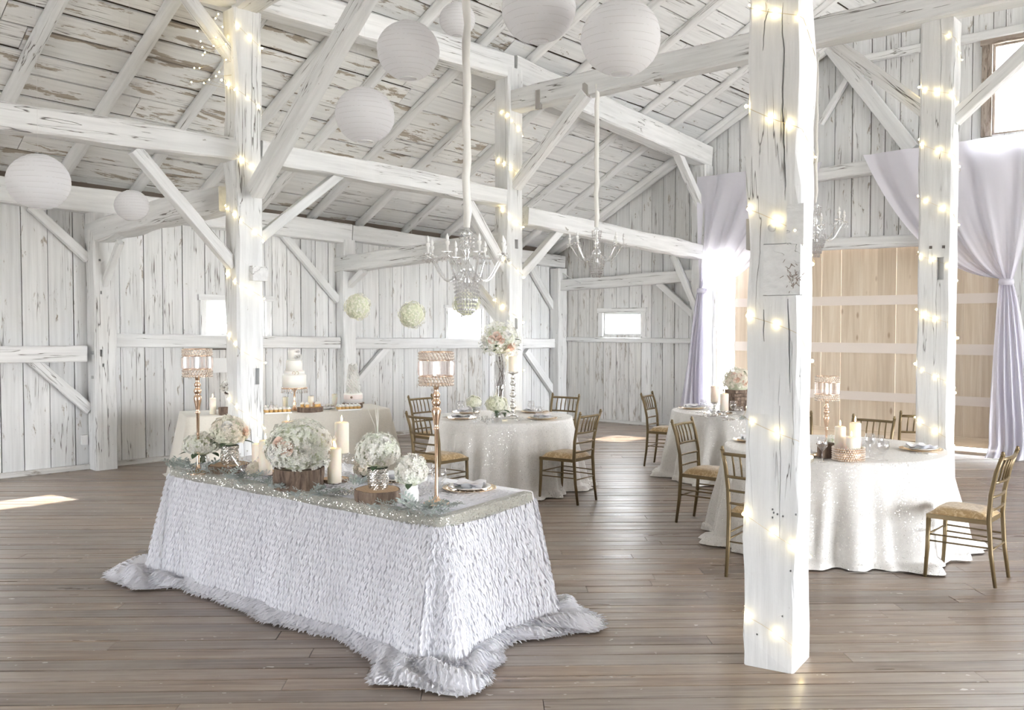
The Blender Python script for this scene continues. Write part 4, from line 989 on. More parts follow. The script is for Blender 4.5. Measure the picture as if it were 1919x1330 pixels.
def florets(mb, c, rad, n, size, rn, lo=-1.0, sz=1.0, jit=0.05, flat=0.0):
    """four-petalled florets over an ellipsoid"""
    g = pi * (3 - sqrt(5)); c = Vector(c); R = Vector(rad)
    for i in range(n):
        z = 1 - (1 - lo) * (i + 0.5) / n; r = sqrt(max(0, 1 - z * z)); a = g * i + rn.uniform(-.2, .2)
        nrm = Vector((r * cos(a), r * sin(a), z)); k = 1 + rn.uniform(-jit, jit) + 0.09 * sin(nrm.x * 5.2 + c.z * 40 + n) * sin(nrm.z * 6 + nrm.y * 4.7 + n)
        p = c + Vector((nrm.x * R.x, nrm.y * R.y, nrm.z * R.z)) * k
        nn = (Vector((nrm.x / R.x, nrm.y / R.y, nrm.z / R.z)).normalized() + Vector((rn.uniform(-.35, .35), rn.uniform(-.35, .35), rn.uniform(-.35, .35)))).normalized()
        u = nn.orthogonal().normalized(); v = nn.cross(u); s = size * rn.uniform(0.8, 1.2); sp = rn.uniform(0, 6)
        for q in range(4):
            b = sp + q * pi / 2; d_ = u * cos(b) + v * sin(b); e = u * cos(b + pi / 2) + v * sin(b + pi / 2)
            mb.add([p, p + d_ * s * 0.6 + e * s * 0.42 + nn * s * 0.22, p + d_ * s + nn * s * 0.12, p + d_ * s * 0.6 - e * s * 0.42 + nn * s * 0.22], [(0, 1, 2, 3)])
def flower_ball(px, py, R, Y, label):
    p = at_y(px, py, Y); rn = random.Random(int(px)); root = thing('flower_ball', label, 'flower ball', (p.x, p.y, p.z - R), 0, 'hanging flower balls')
    b = MB(); b.ball((0, 0, R), R * 0.92, 16, 10); b.obj('core', M['core'], root)
    b = MB(); florets(b, (0, 0, R), (R, R, R), 520, 0.0125, rn, jit=0.06); o = b.obj('blossoms', M['gyp'], root, smooth=False); o['kind'] = 'stuff'
    zt = zR(*t_of_pt(p)); b = MB(); b.tube([(0, 0, 1.95 * R), (0, 0, zt - p.z + R + 0.02)], 0.0008, 4); b.obj('hanging_thread', M['thread'], root)
flower_ball(670, 575, 0.122, 8.75, 'cream flower ball hanging nearest the wall post, over the cone cake')
flower_ball(772, 590, 0.125, 8.75, 'cream flower ball hanging lower in the middle of three')
flower_ball(874, 569, 0.128, 8.75, 'cream flower ball hanging right below the crystal chandelier')

def chandelier(px, y_mid, Y, Rr, label, z_top, arms=8, seed=1, sleeve=0.022, hang=0.30):
    p = at_y(px, y_mid, Y); root = thing('crystal_chandelier', label, 'chandelier', (p.x, p.y, p.z), 0.35 * seed, 'crystal chandeliers'); cr = M['crystal']; rn = random.Random(seed)
    b = MB(); b.lathe([(0.004, -0.16), (0.022, -0.14), (0.034, -0.11), (0.020, -0.07), (0.050, -0.04), (0.055, 0.0), (0.022, 0.03), (0.018, 0.08), (0.034, 0.11), (0.016, 0.15), (0.012, 0.22), (0.048, 0.25), (0.020, 0.27), (0.006, 0.31)], 14); b.obj('column', M['crystal2'], root)
    for k in range(arms):
        a = 2 * pi * k / arms; ca, sa = cos(a), sin(a); pts = []
        for u in [i / 10 for i in range(11)]:
            r = 0.04 + (Rr - 0.04) * u; z = -0.02 - 0.085 * sin(pi * min(1, u * 1.15)) + 0.10 * max(0, u - 0.45) / 0.55 * u
            pts.append((r * ca, r * sa, z))
        b = MB(); b.tube(pts, 0.0075, 6); arm = b.obj('arm', M['crystal2'], root); ex = Vector(pts[-1])
        b = MB(); b.lathe([(0.008, 0), (0.038, 0.006), (0.042, 0.012), (0.014, 0.010)], 12, ex); b.obj('drip_pan', cr, arm)
        b = MB(); b.lathe([(0.010, 0.010), (0.010, 0.055), (0.017, 0.062), (0.017, 0.085), (0.008, 0.088)], 10, ex); b.obj('candle_cup', M['ceramic'], arm)
        b = MB(); b.lathe([(0.007, 0.086), (0.013, 0.100), (0.011, 0.118), (0.0, 0.142)], 8, ex); b.obj('bulb', M['lampbulb'], arm)
        b = MB()
        for i in range(7):
            an = 2 * pi * i / 7; q = ex + Vector((0.040 * cos(an), 0.040 * sin(an), 0.0)); b.octa(q - Vector((0, 0, 0.010)), 0.006); b.octa(q - Vector((0, 0, 0.033)), 0.008, 0.017)
        for i in range(9):                        # bead swags to the column
            u = (i + 1) / 10; q = ex * (1 - u) + Vector((0, 0, 0.24)) * u; q.z -= 0.10 * sin(pi * u); b.octa(q, 0.0065)
        o = b.obj('crystal_drops', cr, arm, smooth=False); o['kind'] = 'stuff'
    b = MB()
    for ring_r, ring_z, n, L in ((0.055, 0.24, 12, 5), (0.105, -0.05, 22, 8), (0.085, -0.07, 18, 10), (0.06, -0.09, 14, 11)):
        for i in range(n):
            a = 2 * pi * i / n + ring_z
            for k in range(L):
                f = k / L; rr = ring_r * (1 - 0.35 * f * f); b.octa((rr * cos(a), rr * sin(a), ring_z - k * hang / 11), 0.0085 * (1 if k < L - 1 else 1.4), 0.010)
    o = b.obj('crystal_strands', cr, root, smooth=False); o['kind'] = 'stuff'
    pts = []; z0, z1 = 0.29, z_top - p.z; n = max(6, int((z1 - z0) / 0.12))
    for i in range(n + 1):
        pts.append((0.006 * sin(i * 1.7), 0.006 * cos(i * 2.3), z0 + (z1 - z0) * i / n))
    b = MB(); b.tube(pts, [sleeve * (0.85 + 0.25 * abs(sin(i * 1.3))) for i in range(n + 1)], 8); b.obj('cord_sleeve', M['ribbon'], root)
    return root
M['crystal2'] = pane_mat('solid_cut_glass', (0.94, 0.95, 0.96), 0.38, 0.05)
c1p = at_y(875, 505, 6.6); 
chandelier(875, 500, 6.6, 0.295, 'large crystal chandelier on a fabric sleeve above the rose table', zR(*t_of_pt(c1p)), 8, 1, 0.030, 0.30)
c2p = P2(1118, 478) - D * 0.0
chandelier(1118, 472, c2p.y, 0.315, 'crystal chandelier hung from the notched cross beam by the gable', 4.56, 8, 2, 0.026, 0.22)
c3p = at_y(1536, 430, 10.6); chandelier(1528, 432, 9.4, 0.30, 'crystal chandelier mostly hidden behind the massive hewn post', 4.6 + 0.0, 6, 3, 0.018, 0.2)

# ------------------------------------------------------------------ string lights round the posts
bulb_me = MB().ball((0, 0, 0), 0.0075, 8, 6).mesh('bulb', True); bulb_me.materials.append(M['bulb'])
def string_lights(c, ax, w, dpt, z0, z1, pitch, label, bs=1.0, start=0.0, extra=None):
    pr = Vector((-ax.y, ax.x, 0)); h, k = w / 2 + 0.012, dpt / 2 + 0.012; cor = [(-h, k), (-h, -k), (h, -k), (h, k)]; per = 4 * (h + k)
    root = thing('string_lights', label, 'string lights', (c.x, c.y, 0), 0, 'warm string lights wound round posts')
    def pos(l):
        m = l % per; z = z1 - pitch * l / per
        for i in range(4):
            a, b = cor[i], cor[(i + 1) % 4]; L = abs(a[0] - b[0]) + abs(a[1] - b[1])
            if m <= L: f = m / L; u, v = a[0] + (b[0] - a[0]) * f, a[1] + (b[1] - a[1]) * f; break
            m -= L
        return ax * u + pr * v + Vector((0, 0, z + 0.015 * sin(l * 9)))
    Lt = (z1 - z0) / pitch * per; n = int(Lt / 0.04); pts = [pos(start + Lt * i / n) for i in range(n + 1)]
    for q in pts: q.z = q.z
    b = MB(); b.tube(pts, 0.0013, 4); b.obj('wire', M['wire'], root); l = 0.05; r = random.Random(int(c.x * 100))
    while l < Lt:
        q = pos(start + l); o = link('bulb', bulb_me, None, root, q); s = bs * r.uniform(0.75, 1.35); o.scale = (s, s, s); l += r.uniform(0.09, 0.16)
    return root
string_lights(MP, Vector((cos(radians(58)), sin(radians(58)), 0)), 0.30, 0.255, 0.10, 3.9, 0.52, 'warm string lights spiralling up the massive hewn post', 1.0, 0.10)
string_lights(RP, Vector((cos(radians(52)), sin(radians(52)), 0)), 0.27, 0.29, 0.15, 4.5, 0.52, 'warm string lights spiralling up the post before the pine door', 1.2, 0.2)
string_lights(A1, E, 0.275, 0.25, 0.2, 4.8, 0.62, 'warm string lights spiralling up the post behind the head table', 1.2, 0.25)
string_lights(A2, E, 0.26, 0.26, 0.3, 4.5, 0.60, 'warm string lights spiralling up the post behind the rose centrepiece', 1.35, 0.1)
cl = PA(398, 95); lt = thing('string_lights', 'loose tangle of string lights hanging off the short brace', 'string lights', tuple(cl)); pts = []
for i in range(26): pts.append(Vector((0.22 * sin(i * 1.9) * (0.4 + i / 40), 0.10 * cos(i * 2.7), 0.34 - 0.028 * i + 0.06 * sin(i * 3.1))))
MB().tube(pts, 0.0012, 4).obj('wire', M['wire'], lt)
for q in pts: o = link('bulb', bulb_me, None, lt, q); o.scale = (0.9,) * 3

# ================================================================== table-top things
Z0 = TZ + 0.006
def on(px, py, z=Z0): return at_z(px, py, z)
def candle(p, r, h, label, lit=True, group='lit ivory pillar candles'):
    root = thing('pillar_candle', label, 'candle', tuple(p), 0, group)
    b = MB(); b.lathe([(r * 0.97, 0), (r, 0.006), (r, h - 0.010), (r * 0.93, h - 0.002), (r * 0.70, h), (r * 0.35, h - 0.006), (0, h - 0.008)], 20); b.obj('wax', M['wax'], root)
    b = MB(); b.tube([(0, 0, h - 0.008), (0.001, 0, h + 0.008)], 0.0012, 5); b.obj('wick', M['wick'], root)
    if lit: b = MB(); b.lathe([(0.0, h + 0.003), (0.0055, h + 0.012), (0.0062, h + 0.019), (0.004, h + 0.030), (0.0, h + 0.046)], 10); b.obj('flame', M['flame'], root)
    return root
def glass_holder(p, h, r, label, mat='glass', group='candle holders'):
    o = MB().lathe([(r, 0), (r, 0.006), (r * 0.25, 0.016), (r * 0.18, h * 0.4), (r * 0.35, h * 0.5), (r * 0.18, h * 0.6), (r * 0.25, h - 0.02), (r * 1.02, h - 0.010), (r * 1.08, h), (0, h - 0.002)], 20).obj('candle_holder', M[mat], None, tuple(p)); tag(o, label, 'candle holder', group); return o
def silver_stick(p, h, r, label):
    prof = [(r * 1.5, 0), (r * 1.5, 0.012), (r * 0.9, 0.03)]; n = 7
    for k in range(n):
        z0 = 0.03 + (h - 0.06) * k / n; dz = (h - 0.06) / n; rr = r * (0.95 - 0.25 * (k / n)) * (1.0 if k % 2 else 0.75)
        prof += [(rr * 0.45, z0 + dz * 0.05), (rr, z0 + dz * 0.4), (rr, z0 + dz * 0.6), (rr * 0.45, z0 + dz * 0.95)]
    prof += [(r * 0.6, h - 0.025), (r * 1.35, h - 0.012), (r * 1.4, h), (0, h - 0.003)]
    o = MB().lathe(prof, 20).obj('candlestick', M['silver'], None, tuple(p)); tag(o, label, 'candlestick', 'mercury silver candlesticks'); return o
def hydrangea(p, vase, rad, hz, label, mat='hyd', n=260, roses=(), leaves=0, seed=1, fsz=0.017, name='flower_arrangement', vr=0.06, vh=0.12, vm=None, cat='flowers', extra=None, lo=-0.55, group=None):
    root = thing(name, label, cat, tuple(p), 0, group); rn = random.Random(seed)
    if vase == 'quilt':
        b = MB(); vs = []; fs = []; n_, m_ = 48, 24
        for j in range(m_ + 1):
            for k in range(n_):
                f = j / m_; a = 2 * pi * k / n_; r0 = vr * (0.86 + 0.16 * sin(pi * min(1, f * 1.2)) if f < 0.83 else 1.0)
                dia = 0.5 * (cos((k / n_ * 20 + f * 7) * 2 * pi / 2) * cos((k / n_ * 20 - f * 7) * 2 * pi / 2)); r1 = r0 * (1 + 0.055 * abs(dia) * 2)
                vs.append((r1 * cos(a), r1 * sin(a), f * vh))
        fs = [(j * n_ + k, j * n_ + (k + 1) % n_, (j + 1) * n_ + (k + 1) % n_, (j + 1) * n_ + k) for j in range(m_) for k in range(n_)] + [tuple(range(n_ - 1, -1, -1))]
        b.add(vs, fs); b.obj('vase', M['quilt'], root, smooth=False)
    elif vase == 'jar': MB().lathe([(vr, 0), (vr, vh * 0.75), (vr * 0.85, vh * 0.85), (vr * 0.9, vh), (vr * 0.82, vh), (vr * 0.78, vh * 0.85), (vr * 0.93, vh * 0.7), (vr * 0.93, 0.01), (0, 0.01)], 20).obj('vase', M[vm or 'glass'], root)
    elif vase == 'foot': MB().lathe([(vr * 0.8, 0), (vr * 0.8, 0.006), (vr * 0.15, 0.02), (vr * 0.15, vh * 0.5), (vr * 0.9, vh * 0.62), (vr, vh), (vr * 0.94, vh), (vr * 0.8, vh * 0.66), (0, vh * 0.56)], 20).obj('vase', M['glass'], root)
    elif vase == 'bark':
        b = MB(); n_ = 40; vs = []
        for j, z in enumerate((0, vh * 0.3, vh * 0.65, vh, vh * 0.985)):
            for k in range(n_):
                a = 2 * pi * k / n_; r1 = vr * (1 + 0.05 * sin(3 * a + seed) + 0.045 * rn.uniform(-1, 1)) * (0.2 if j == 4 else 1); vs.append((r1 * cos(a), r1 * sin(a), z))
        b.add(vs, [(j * n_ + k, j * n_ + (k + 1) % n_, (j + 1) * n_ + (k + 1) % n_, (j + 1) * n_ + k) for j in range(4) for k in range(n_)] + [tuple(range(n_ - 1, -1, -1))]); b.obj('bark_planter', M['bark'], root, smooth=False)
    c = Vector((0, 0, hz)); R = Vector((rad[0], rad[0], rad[1]))
    b = MB(); b.lathe([(R.x * 0.87 * cos(t_), R.z * 0.87 * sin(t_)) for t_ in [asin_ * pi / 2 for asin_ in (-0.75, -0.5, -0.2, 0.1, 0.4, 0.7, 1.0)]], 18, c); b.obj('foliage_core', M['core'], root)
    if lo < -0.3 and vh < hz - R.z * 0.4: MB().tube([(0, 0, vh * 0.5), (0, 0, hz - R.z * 0.5)], R.x * 0.22, 7).obj('stem', M['leaf'], root)
    b = MB(); florets(b, c, R, int(n * 1.5), fsz, rn, lo=lo, jit=0.085); o = b.obj('blossoms', M[mat], root, smooth=False); o['kind'] = 'stuff'
    for (ax_, el, s, m_) in roses:
        dr = Vector((cos(el) * cos(ax_), cos(el) * sin(ax_), sin(el))); q = c + Vector((dr.x * R.x, dr.y * R.y, dr.z * R.z)) * 0.99; ob = rose_obj(root, q, dr, s, m_)
    for k in range(leaves):
        a = rn.uniform(0, 6.28) if k else -1.6; q = c + Vector((R.x * 0.75 * cos(a), R.y * 0.75 * sin(a), -R.z * 0.62)); leaf_obj(root, q, a, rn.uniform(0.07, 0.10), M['leaf'])
    return root
def leaf_obj(root, q, a, L, mat, droop=0.25):
    vs = []; fs = []; n = 6
    for i in range(n + 1):
        u = i / n; w = L * 0.26 * sin(pi * min(1, u * 0.96 + 0.04)) ** 0.8; x = L * u; z = -droop * L * u * u
        vs += [(x, -w, z + w * 0.3), (x, 0, z), (x, w, z + w * 0.3)]
    for i in range(n): fs += [(i * 3, i * 3 + 1, i * 3 + 4, i * 3 + 3), (i * 3 + 1, i * 3 + 2, i * 3 + 5, i * 3 + 4)]
    o = link('leaf', me_new('leaf', vs, fs, True), mat, root, q); o.rotation_euler = (0, 0, a); return o
def rose_obj(root, q, dr, s, mat='rose'):
    b = MB(); rn = random.Random(int(q.x * 9999) + 3)
    for L in range(5):
        r1 = s * (1.0 - 0.19 * L); h0, h1 = -0.30 * s, s * (0.25 + 0.07 * L); n = 5 if L < 3 else 3; off = rn.uniform(0, 6)
        for k in range(n):
            a0 = off + 2 * pi * k / n; sp = 2 * pi / n * 0.68; vs = []
            for i in range(5):
                a = a0 + sp * (i / 4 - 0.5) * 2 * 0.75
                for j in range(4):
                    f = j / 3; rr = r1 * (0.30 + 0.70 * sin(pi / 2 * f)) * (1 + (0.10 if j == 3 and L < 2 else 0)); z = h0 + (h1 - h0) * f - (0.12 * s * abs(i - 2) / 2 if j == 3 else 0)
                    vs.append((rr * cos(a), rr * sin(a), z))
            b.add(vs, [(i * 4 + j, (i + 1) * 4 + j, (i + 1) * 4 + j + 1, i * 4 + j + 1) for i in range(4) for j in range(3)])
    b.ball((0, 0, 0.1 * s), s * 0.22, 8, 5)
    o = b.obj('rose', M[mat], root); o.location = q; o.rotation_euler = dr.to_track_quat('Z', 'Y').to_euler(); return o
def wood_slice(p, r, h, label, seed=1):
    root = thing('wood_slice', label, 'wood slice', tuple(p), seed, 'bark-edged wood slices'); rn = random.Random(seed); n = 40
    rr = [r * (1 + 0.05 * sin(2 * 2 * pi * k / n + seed) + 0.03 * sin(5 * 2 * pi * k / n) + rn.uniform(-0.02, 0.02)) for k in range(n)]
    b = MB(); vs = [(rr[k] * f * cos(2 * pi * k / n), rr[k] * f * sin(2 * pi * k / n), z) for z, f in ((0, 0.97), (h * 0.5, 1.0), (h, 0.98), (h, 0.93)) for k in range(n)]
    b.add(vs, [(j * n + k, j * n + (k + 1) % n, (j + 1) * n + (k + 1) % n, (j + 1) * n + k) for j in range(3) for k in range(n)] + [tuple(range(n - 1, -1, -1))]); b.obj('bark', M['bark'], root, smooth=False)
    b = MB(); b.add([(rr[k] * 0.93 * cos(2 * pi * k / n), rr[k] * 0.93 * sin(2 * pi * k / n), h) for k in range(n)], [tuple(range(n))]); b.obj('cut_face', M['slice'], root, smooth=False); return root
# sprigs of silver-leaved dusty miller
def miller_mesh(seed):
    rn = random.Random(seed); b = MB()
    for k in range(11):
        a = rn.uniform(-1.0, 1.0) + (pi if k % 4 == 3 else 0); base = Vector((rn.uniform(-0.06, 0.06), rn.uniform(-0.03, 0.03), 0.008 + 0.01 * rn.random())); L = rn.uniform(0.06, 0.11); rise = rn.uniform(0.15, 0.95)
        d_ = Vector((cos(a), sin(a), rise)).normalized(); s_ = Vector((-sin(a), cos(a), 0)); n_ = d_.cross(s_); m = 6
        pts = [base + d_ * L * i / m - n_ * (0.0) + Vector((0, 0, -0.05 * (i / m) ** 2 * 0.5)) for i in range(m + 1)]
        for i in range(m):
            w = L * 0.13 * (1 - i / m * 0.5); b.add([pts[i] - s_ * w * 0.3, pts[i + 1] - s_ * w * 0.3, pts[i + 1] + s_ * w * 0.3, pts[i] + s_ * w * 0.3], [(0, 1, 2, 3)])
            if i > 0:
                for sg in (-1, 1):
                    t_ = pts[i] + s_ * sg * L * 0.30 * (1.1 - abs(i / m - 0.5)) + d_ * L * 0.13 + Vector((0, 0, rn.uniform(-.004, .008)))
                    b.add([pts[i], pts[i] + (t_ - pts[i]) * 0.6 - d_ * L * 0.05, t_, pts[i] + (t_ - pts[i]) * 0.55 + d_ * L * 0.07], [(0, 1, 2, 3)])
    for v in b.v: v.z = max(v.z, 0.002)
    me = b.mesh('silver_leaf_sprig'); me.materials.append(M['miller']); return me
MIL = [miller_mesh(s_) for s_ in (1, 2, 3)]
def sprig(px, py, rz, sc, label, k=0):
    o = link('silver_leaf_sprig', MIL[k % 3], None, None, at_z(px, py, Z0 + 0.006), (0, 0, rz)); o.scale = (sc * 1.15, sc * 1.15, sc * 1.15); tag(o, label, 'foliage', 'silver-green leaf sprigs'); return o
g_ = 'silver-green dusty leaf sprig lying along the front of the head table'
for i, (px, py, rz, sc) in enumerate(((338, 880, 2.5, 1.25), (362, 884, 0.2, 1.3), (388, 891, 3.6, 1.1), (438, 900, 5.2, 1.1), (458, 901, 0.4, 0.9), (497, 912, 3.3, 1.2), (516, 917, 5.6, 1.0), (580, 934, 4.0, 1.1), (600, 932, 0.8, 1.1), (668, 912, 1.2, 1.0), (735, 960, 3.6, 1.1), (762, 958, 5.5, 1.2), (790, 962, 0.2, 1.2), (815, 966, 4.4, 1.0), (833, 955, 0.8, 0.8))): sprig(px, py, rz, sc, g_, i)
def berries(px, py, R, label, n=110, seed=2, mat='silver'):
    rn = random.Random(seed); p = on(px, py); b = MB()
    for i in range(n):
        a = rn.uniform(0, 2 * pi); r = R * sqrt(rn.random()); z = 0.006 + 0.035 * (1 - (r / R) ** 2) * rn.random(); b.ball((r * cos(a) * 1.3, r * sin(a) * 0.8, z), rn.uniform(0.005, 0.009), 6, 4)
    o = b.obj('bead_cluster', M[mat], None, tuple(p)); tag(o, label, 'ornament', None); return o
berries(650, 926, 0.075, 'cluster of small silver beads and berries in front of the pillar candle')
berries(690, 905, 0.035, 'little heap of silver beads beside the wood slice', 40, 4)

# ---- head table, from its far corner to the near one
def candelabra(p, H, label, shade_r=0.093, shade_h=0.185):
    root = thing('crystal_candle_stand', label, 'candle stand', tuple(p), 0, 'rose gold crystal candle stands'); zs = H - shade_h; st = zs - 0.25
    prof = [(0.072, 0), (0.074, 0.006), (0.060, 0.014), (0.020, 0.024), (0.011, 0.05), (0.0088, st * 0.5), (0.0105, st), (0.016, st + 0.006), (0.016, st + 0.014), (0.010, st + 0.020), (0.014, st + 0.035), (0.024, st + 0.09), (0.027, st + 0.11), (0.022, st + 0.125), (0.013, st + 0.130), (0.020, st + 0.138), (0.026, st + 0.155), (0.020, st + 0.172), (0.012, st + 0.178), (0.020, st + 0.186), (0.022, st + 0.20), (0.012, st + 0.215), (0.016, st + 0.245), (0.035, st + 0.25)]
    MB().lathe(prof, 20).obj('stem', M['gold'], root); R = shade_r
    b = MB(); b.lathe([(0.0, zs), (R * 0.9, zs), (R * 0.9, zs + 0.004), (0.0, zs + 0.004)], 24); b.obj('cup_plate', M['gold'], root)
    for z in (zs + 0.004, zs + 0.052, zs + shade_h - 0.045, zs + shade_h):
        b = MB(); b.tube([(R * 0.97 * cos(2 * pi * i / 28), R * 0.97 * sin(2 * pi * i / 28), z) for i in range(29)], 0.0026, 5, False); b.obj('ring', M['gold'], root)
    for (za, zb) in ((zs - 0.004, zs + 0.05), (zs + shade_h - 0.046, zs + shade_h + 0.002)):
        b = MB()
        for row in range(3):
            for k in range(30):
                a = 2 * pi * (k + 0.5 * (row % 2)) / 30; b.octa((R * cos(a), R * sin(a), za + (zb - za) * (row + 0.5) / 3), 0.0092, 0.0088)
        o = b.obj('bead_band', M['goldbead'], root, smooth=False); o['kind'] = 'stuff'
    pm = MB(); h = shade_h - 0.10
    pm.add([(-0.0095, -0.004, 0.008), (0.0095, -0.004, 0.008), (0.0095, -0.004, h - 0.008), (-0.0095, -0.004, h - 0.008), (0, -0.010, 0.008), (0, -0.010, h - 0.008), (0, 0.002, 0), (0, 0.002, h)], [(0, 4, 5, 3), (4, 1, 2, 5), (1, 6, 7, 2), (6, 0, 3, 7), (0, 6, 4), (4, 6, 1), (3, 5, 7), (5, 2, 7)]); pme = pm.mesh('prism'); pme.materials.append(M['goldbead2'])
    for k in range(20): a = 2 * pi * k / 20; link('prism', pme, None, root, (R * cos(a), R * sin(a), zs + 0.052), (0, 0, a + pi / 2))
    return root
M['goldbead2'] = pane_mat('champagne_prism', (0.93, 0.90, 0.89), 0.12, 0.22, (0.95, 0.92, 0.90))
candelabra(on(372, 887), 0.835, 'tall rose gold crystal candle stand at the small-jar end of the head table')
candelabra(on(818, 944), 0.845, 'tall rose gold crystal candle stand beside the folded napkin on the head table')
candelabra(Vector((2.62, 7.42, Z0)), 0.57, 'short crystal candle stand beside the massive hewn post on round table', 0.093, 0.20)
hydrangea(on(380, 884), 'jar', (0.115, 0.078), 0.185, 'single pale green hydrangea in a small clear jar', n=200, leaves=3, seed=4, vr=0.045, vh=0.13)
s1 = on(430, 884); wood_slice(s1, 0.135, 0.055, 'bark-edged wood slice under the cream bouquet in silver vase', 1)
hydrangea(s1 + Vector((0, 0.01, 0.0555)), 'quilt', (0.118, 0.105), 0.215, 'cream hydrangea bouquet in a quilted silver vase with leaf tips', 'hydc', 300, ((-1.4, 0.5, 0.034, 'white_fl'), (-0.2, 0.1, 0.034, 'rose')), 4, 5, vr=0.060, vh=0.125)
candle(on(484, 886), 0.040, 0.20, 'lit ivory pillar candle tucked behind another by the cream bouquet')
hydrangea(on(478, 893), 'none', (0.05, 0.045), 0.045, 'small cut hydrangea head lying by the candles', 'hydc', 70, seed=8, vh=0.0)
wood_slice(on(500, 888), 0.082, 0.02, 'thin wood slice under a lit pillar candle', 9)
candle(on(498, 889, Z0 + 0.0205), 0.043, 0.225, 'lit ivory pillar candle on a thin slice beside the big bouquet')
glass_holder(on(541, 874), 0.17, 0.05, 'clear glass candle holder behind the big hydrangea bouquet')
candle(on(541, 874) + Vector((0, 0, 0.171)), 0.046, 0.15, 'lit ivory pillar candle raised behind the big hydrangea bouquet')
hydrangea(on(562, 914), 'bark', (0.190, 0.165), 0.245, 'big cream and green hydrangea bouquet with blush roses in bark planter', 'hyd', 760, ((-2.05, 0.28, 0.040, 'rose'), (-1.75, 0.12, 0.042, 'rose'), (-2.3, 0.0, 0.042, 'white_fl')), 0, 11, vr=0.150, vh=0.125, lo=-0.62)
wood_slice(on(628, 903), 0.085, 0.025, 'thin wood slice beneath the white pillar candle by the beads', 6)
candle(on(627, 904, Z0 + 0.0255), 0.043, 0.215, 'lit white pillar candle beside the big hydrangea bouquet')
glass_holder(on(641, 889), 0.145, 0.05, 'clear glass candle holder behind the white pillar candle')
candle(on(641, 889) + Vector((0, 0, 0.146)), 0.047, 0.205, 'tall lit blush pillar candle raised behind the white one')
s2 = on(708, 938); wood_slice(s2, 0.132, 0.068, 'thick bark-edged wood slice under the pale green bouquet', 3)
hydrangea(s2 + Vector((0.0, 0.01, 0.0685)), 'quilt', (0.118, 0.105), 0.205, 'pale green hydrangea bouquet in quilted silver vase with grass blades', 'hyd', 320, ((-0.9, 0.7, 0.03, 'white_fl'),), 2, 14, vr=0.058, vh=0.118)
hydrangea(on(682, 893), 'none', (0.06, 0.055), 0.055, 'ivory hydrangea head resting behind the thick wood slice', 'hydc', 90, seed=18, vh=0.0)
hydrangea(on(771, 951), 'jar', (0.082, 0.088), 0.195, 'white green hydrangea in a white ceramic vase near the candle stand', 'hyd', 220, (), 1, 21, vr=0.040, vh=0.125, vm='ceramic')
def blades(p, label, n=6, L=0.24):
    rn = random.Random(n); b = MB()
    for k in range(n):
        a = rn.uniform(0, 6.28); t_ = rn.uniform(0.05, 0.22); b.tube([(0, 0, 0), (t_ * 0.4 * cos(a) * L, t_ * 0.4 * sin(a) * L, L * 0.5), (t_ * cos(a) * L * 1.4, t_ * sin(a) * L * 1.4, L * rn.uniform(0.85, 1.05))], [0.0022, 0.002, 0.0006], 4)
    return b
bl = blades(None, '').obj('grass_blade', M['hyd'], [o for o in bpy.data.objects if o.get('label') == 'pale green hydrangea bouquet in quilted silver vase with grass blades'][0], (0, 0, 0.235))
# place settings
def fork(L=0.19):
    b = MB(); b.tube([(0, -L / 2, 0.003), (0, L * 0.1, 0.005), (0, L * 0.22, 0.004)], [0.004, 0.0025, 0.004], 6)
    for x in (-0.009, -0.003, 0.003, 0.009): b.tube([(x * 0.6, L * 0.2, 0.004), (x, L * 0.30, 0.003), (x, L / 2, 0.005)], 0.0013, 4)
    return b.mesh('fork', True)
def knife(L=0.21):
    b = MB(); b.add([(-0.005, -L / 2, 0.001), (0.005, -L / 2, 0.001), (0.004, 0, 0.001), (0.009, L * 0.35, 0.001), (0.002, L / 2, 0.001), (-0.005, 0, 0.001)] + [(-0.005, -L / 2, 0.006), (0.005, -L / 2, 0.006), (0.004, 0, 0.005), (0.009, L * 0.35, 0.003), (0.002, L / 2, 0.003), (-0.005, 0, 0.005)], [(5, 4, 3, 2, 1, 0), (6, 7, 8, 9, 10, 11)] + [(i, (i + 1) % 6, (i + 1) % 6 + 6, i + 6) for i in range(6)]); return b.mesh('knife')
FK, KN = fork(), knife(); FK.materials.append(M['steel']); KN.materials.append(M['steel'])
def plate_me(name, r, h, mat, rim=0.7):
    b = MB(); b.lathe([(r * 0.55, 0.0), (r * 0.6, 0.002), (r, h - 0.003), (r, h), (r * rim, h * 0.45), (r * rim * 0.95, 0.005), (0, 0.004)], 40); me = b.mesh(name, True); me.materials.append(mat); return me
CHG = plate_me('charger', 0.163, 0.016, M['charger'], 0.78); PLT = plate_me('plate', 0.130, 0.020, M['ceramic'])
nb = MB(); gv = []; nn_ = 12
for i in range(nn_ + 1):
    for j in range(nn_ + 1):
        u, v = i / nn_ - 0.5, j / nn_ - 0.5; gv.append((u * 0.19, v * 0.17, 0.010 + 0.010 * sin(u * 9 + v * 4) * cos(v * 7) + 0.018 * (abs(u) > 0.3) * (abs(u) - 0.3) * 4 + 0.012 * abs(v)))
nb.add(gv, [(i * (nn_ + 1) + j, (i + 1) * (nn_ + 1) + j, (i + 1) * (nn_ + 1) + j + 1, i * (nn_ + 1) + j + 1) for i in range(nn_) for j in range(nn_)]); m_ = len(nb.v)
nb.add([v - Vector((0, 0, 0.009)) for v in nb.v[:m_]], [(i * (nn_ + 1) + j, i * (nn_ + 1) + j + 1, (i + 1) * (nn_ + 1) + j + 1, (i + 1) * (nn_ + 1) + j) for i in range(nn_) for j in range(nn_)])
NAP = nb.mesh('napkin', True); NAP.materials.append(M['napkin'])
